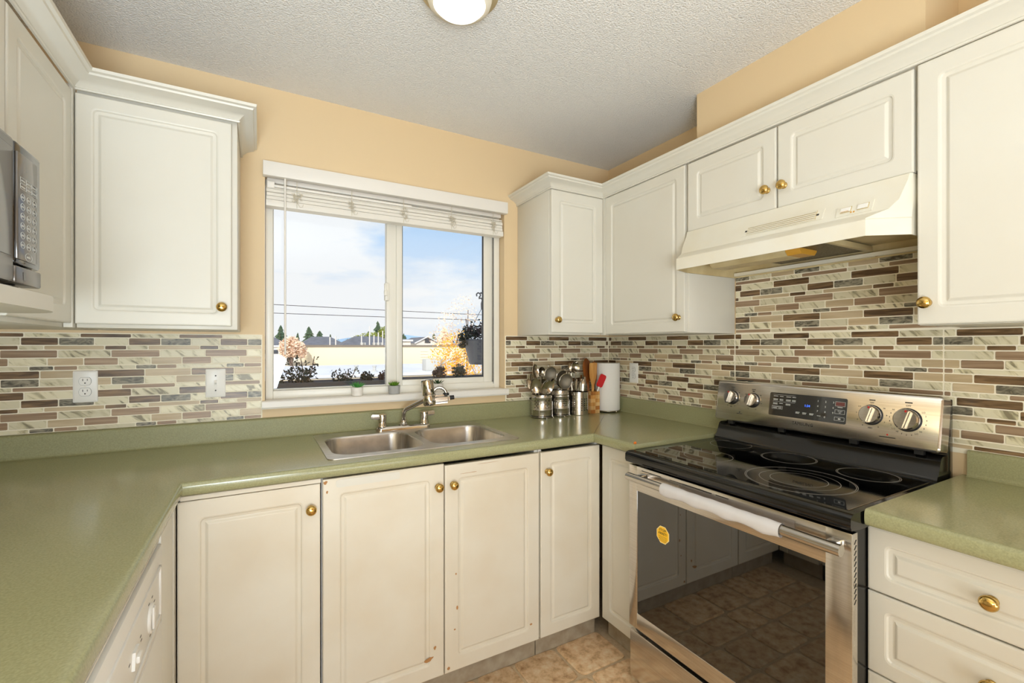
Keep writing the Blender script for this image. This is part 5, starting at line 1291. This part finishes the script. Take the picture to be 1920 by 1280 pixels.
leafy('maple_tree', 'golden maple in front of the flat roofs at the right of the window', 6.9, 16.0,
      [(6.55, 16, 1.35, .62, .8, 0), (6.1, 16.1, .95, .62, .8, 0), (7.1, 16, .75, .75, 1.2, 0), (6.5, 15.9, .25, .62, .9, 0), (7.4, 16, -.1, .8, 1, 0), (6.3, 15.8, -.45, .8, .9, 0), (7.2, 15.7, -.75, .9, 1.1, 0), (5.85, 15.9, .35, .30, .3, 0),
       (6.35, 16.2, 2.3, .55, .22, 1), (6.9, 16.2, 2.75, .60, .25, 1), (7.3, 16.2, 2.2, .5, .2, 1), (5.85, 16.2, 1.7, .38, .2, 1), (6.2, 16.2, 1.75, .45, .25, 1)], 620, .042, [M_maple, M_pink], 25, 2.7, .05, 8)
# hills
bm = new(); rr = random.Random(5); prev = None
for k in range(60):
    x = 100+k*26; h = 13+16*math.exp(-((k-24)/5)**2)+24*math.exp(-((k-42)/5)**2)+4*math.sin(k*.35)+rr.uniform(-1, 1)
    a, b_, c = bm.verts.new((x-400, 1150, GZ)), bm.verts.new((x-400, 1200, h)), bm.verts.new((x-400, 1300, GZ))
    if prev: bm.faces.new((prev[0], a, b_, prev[1])); bm.faces.new((prev[1], b_, c, prev[2]))
    prev = (a, b_, c)
structure('hills', bm, M_hill, 40)
# power lines
for z0, z1, lb in ((3.31, 3.22, 'upper black power line crossing the window view'), (2.893, 2.894, 'lower black power line crossing the window view')):
    bm = new(); tube(bm, [(-8+46*k/30, 25, (z0+(z1-z0)*(-8+46*k/30-.596)/11.34)-.10*math.sin(PI*(k/30))+.09) for k in range(31)], .017, 6)
    tag(mk('power_line', bm, M_wire, None, 60), lb, 'cable')
# van parked at the left
t = thing('van', 'white van parked at the left beyond the flat roof', 'van', (2.0, 53, 0))
bm = new(); prism(bm, [(-.6, -.1), (3.7, -.1), (3.7, .42), (3.1, .52), (2.4, 1.05), (-.3, 1.08), (-.6, .9)], 'y', 52, 54); mk('body', bm, M_van, t, 20)
bm = new(); prism(bm, [(.1, .52), (1.7, .52), (1.7, .92), (.1, .92)], 'y', 51.96, 52.02); prism(bm, [(1.9, .52), (2.7, .52), (2.3, .92), (1.9, .92)], 'y', 51.96, 52.02); mk('side_window', bm, M_vang, t, 0)
bm = new()
for x in (.2, 2.8): cyl(bm, (x, 51.95, -.1), (x, 52.2, -.1), .33, seg=16)
mk('wheels', bm, M_blackm, t)
bm = new(); box(bm, (-6, 51, GZ), (4.2, 64, -.43)); o = structure('parking_deck', bm, M_pave)
# planter box outside the window
pb = thing('planter_box', 'long charcoal planter box hung outside below the window', 'planter', (.8, 2.75, 1.0))
bm = new(); prism(bm, [(2.66, 1.130), (2.69, .98), (2.83, .98), (2.86, 1.130), (2.845, 1.130), (2.82, 1.09), (2.70, 1.09), (2.675, 1.130)], 'x', -.25, 1.85); mk('trough', bm, M_planter, pb, 0)
for x in (-.1, .8, 1.7):
    bm = new(); box(bm, (x-.012, 2.377, .972), (x+.012, 2.84, .981)); box(bm, (x-.012, 2.377, .84), (x+.012, 2.382, .98)); mk('bracket', bm, M_planter, pb, 0)
bm = new(); box(bm, (-.25, 2.70, 1.085), (1.85, 2.82, 1.105)); mk('soil', bm, M_fol, pb, 0)
def clump(name, label, x, y_, z, r, n, mats, seed, stems=(), size=.012):
    rr = random.Random(seed); t = thing(name, label, 'plant', (x, y_, z-r)); bm = new()
    for k in range(n):
        p = Vector((rr.gauss(0, .5), rr.gauss(0, .5), rr.gauss(0, .5)))
        if p.length > 1: p.normalize()
        c = Vector((x, y_, z))+p*r; a = Vector((rr.uniform(-1, 1), rr.uniform(-1, 1), rr.uniform(-1, 1))).normalized(); b_ = a.orthogonal().normalized(); s = size*rr.uniform(.6, 1.3)
        bm.faces.new([bm.verts.new(c+v) for v in (a*s, b_*s*.65, -a*s, -b_*s*.65)])
    for (sx, sz, ex, ez) in stems:
        for k in range(int(26)):
            f = .35+.65*rr.random(); c = Vector((sx+(ex-sx)*f+rr.uniform(-.03, .03), y_+rr.uniform(-.03, .03), sz+(ez-sz)*f+rr.uniform(-.02, .02))); a = Vector((rr.uniform(-1, 1), rr.uniform(-1, 1), rr.uniform(-1, 1))).normalized(); b_ = a.orthogonal().normalized(); s = size*rr.uniform(.5, 1.0)
            bm.faces.new([bm.verts.new(c+v) for v in (a*s, b_*s*.65, -a*s, -b_*s*.65)])
    mk('leaves', bm, mats[0], t, 0, kind='stuff', recalc=False)
    if stems:
        bm = new()
        for (sx, sz, ex, ez) in stems: tube(bm, [(sx, y_, sz), ((sx+ex)/2+.01, y_, (sz+ez)/2), (ex, y_, ez)], .0025, 5)
        mk('stems', bm, M_bark, t, 60)
    return t
clump('balcony_plant', 'dark branching plant growing tall at the left end of the planter', .21, 2.75, 1.13, .075, 160, [M_fol], 31, [(.21, 1.10, .10, 1.21), (.21, 1.10, .20, 1.26), (.22, 1.10, .27, 1.27), (.22, 1.10, .25, 1.20), (.20, 1.10, .15, 1.24)], .014)
clump('balcony_plant', 'low dark plant with browned tips beside the tall one', .42, 2.75, 1.12, .06, 110, [M_fol], 32, [(.40, 1.10, .38, 1.185), (.42, 1.10, .45, 1.18), (.43, 1.10, .49, 1.19)], .012)
clump('balcony_plant', 'low dark foliage at the far left of the planter', .08, 2.75, 1.11, .06, 120, [M_fol], 33, (), .014)
clump('balcony_plant', 'round dark plant in the planter behind the left sill pot', .555, 2.75, 1.135, .040, 200, [M_fol], 34, (), .012)
clump('balcony_plant', 'round purplish plant in the planter left of the mullion', .665, 2.75, 1.140, .040, 200, [M_folp], 35, (), .012)
clump('balcony_plant', 'round dark plant top showing above the sash behind the tap water filter', 1.005, 2.75, 1.155, .042, 220, [M_folp], 36, (), .012)
clump('balcony_plant', 'round dark plant top showing above the sash behind the spiky succulent', 1.135, 2.75, 1.160, .046, 220, [M_fol], 37, (), .012)
# hanging basket on a hook outside at the right
hb = thing('hanging_basket', 'dark hanging flower basket on thin chains outside the right window pane', 'hanging basket', (1.52, 3.2, 1.18))
bm = new(); lathe(bm, [(0, 1.185), (.100, 1.185), (.104, 1.19), (.150, 1.36), (.156, 1.365), (.156, 1.378), (.148, 1.378), (.140, 1.35), (0, 1.34)], (1.525, 3.2, 0), (0, 0, 1), 28); mk('pot', bm, M_planter, hb, 40)
bm = new()
for a in (PI, .3, -PI/2-.2): tube(bm, [(1.525+.150*math.cos(a), 3.2+.150*math.sin(a), 1.372), (1.515, 3.2, 1.62)], .002, 6)
mk('chains', bm, M_planter, hb, 60)
bm = new(); tube(bm, [(1.515, 3.2, 1.61), (1.512, 3.2, 1.655), (1.520, 3.2, 1.685), (1.508, 3.2, 1.700), (1.492, 3.2, 1.695)]+[(1.487+.018*math.cos(a), 3.2, 1.722+.018*math.sin(a)) for a in (-1.2, -.2, .8, 1.8, 2.8, 3.8)], .0058, 8); mk('hook', bm, M_planter, hb, 60)
rr = random.Random(40); bm = new(); bm2 = new()
for (x, z, r, n, q) in ((1.40, 1.41, .07, 170, 0), (1.36, 1.38, .05, 90, 0), (1.48, 1.43, .07, 150, 1), (1.55, 1.41, .08, 150, 0), (1.63, 1.40, .06, 80, 1), (1.35, 1.335, .03, 40, 0), (1.42, 1.46, .035, 60, 1), (1.53, 1.475, .04, 60, 1)):
    for k in range(n):
        p = Vector((rr.gauss(0, .5), rr.gauss(0, .5), rr.gauss(0, .5)))*r; c = Vector((x, 3.2, z))+p; a = Vector((rr.uniform(-1, 1), rr.uniform(-1, 1), rr.uniform(-1, 1))).normalized(); b_ = a.orthogonal().normalized(); s = .016*rr.uniform(.6, 1.2); w = bm2 if q else bm
        w.faces.new([w.verts.new(c+v) for v in (a*s, b_*s*.65, -a*s, -b_*s*.65)])
mk('foliage', bm, M_fol, hb, 0, kind='stuff', recalc=False); mk('flowers', bm2, M_folp, hb, 0, kind='stuff', recalc=False)
# balcony rail beyond the planter that carries it
bm = new(); tube(bm, [(1.505, 3.2, 1.7405), (1.53, 3.2, 1.735), (1.60, 3.2, 1.70), (1.90, 3.2, 1.70), (1.93, 3.1, 1.70), (1.93, 2.379, 1.70)], .007, 8)
tag(mk('basket_bracket', bm, M_planter, None, 60), 'dark bracket arm holding the hanging basket outside', 'bracket')
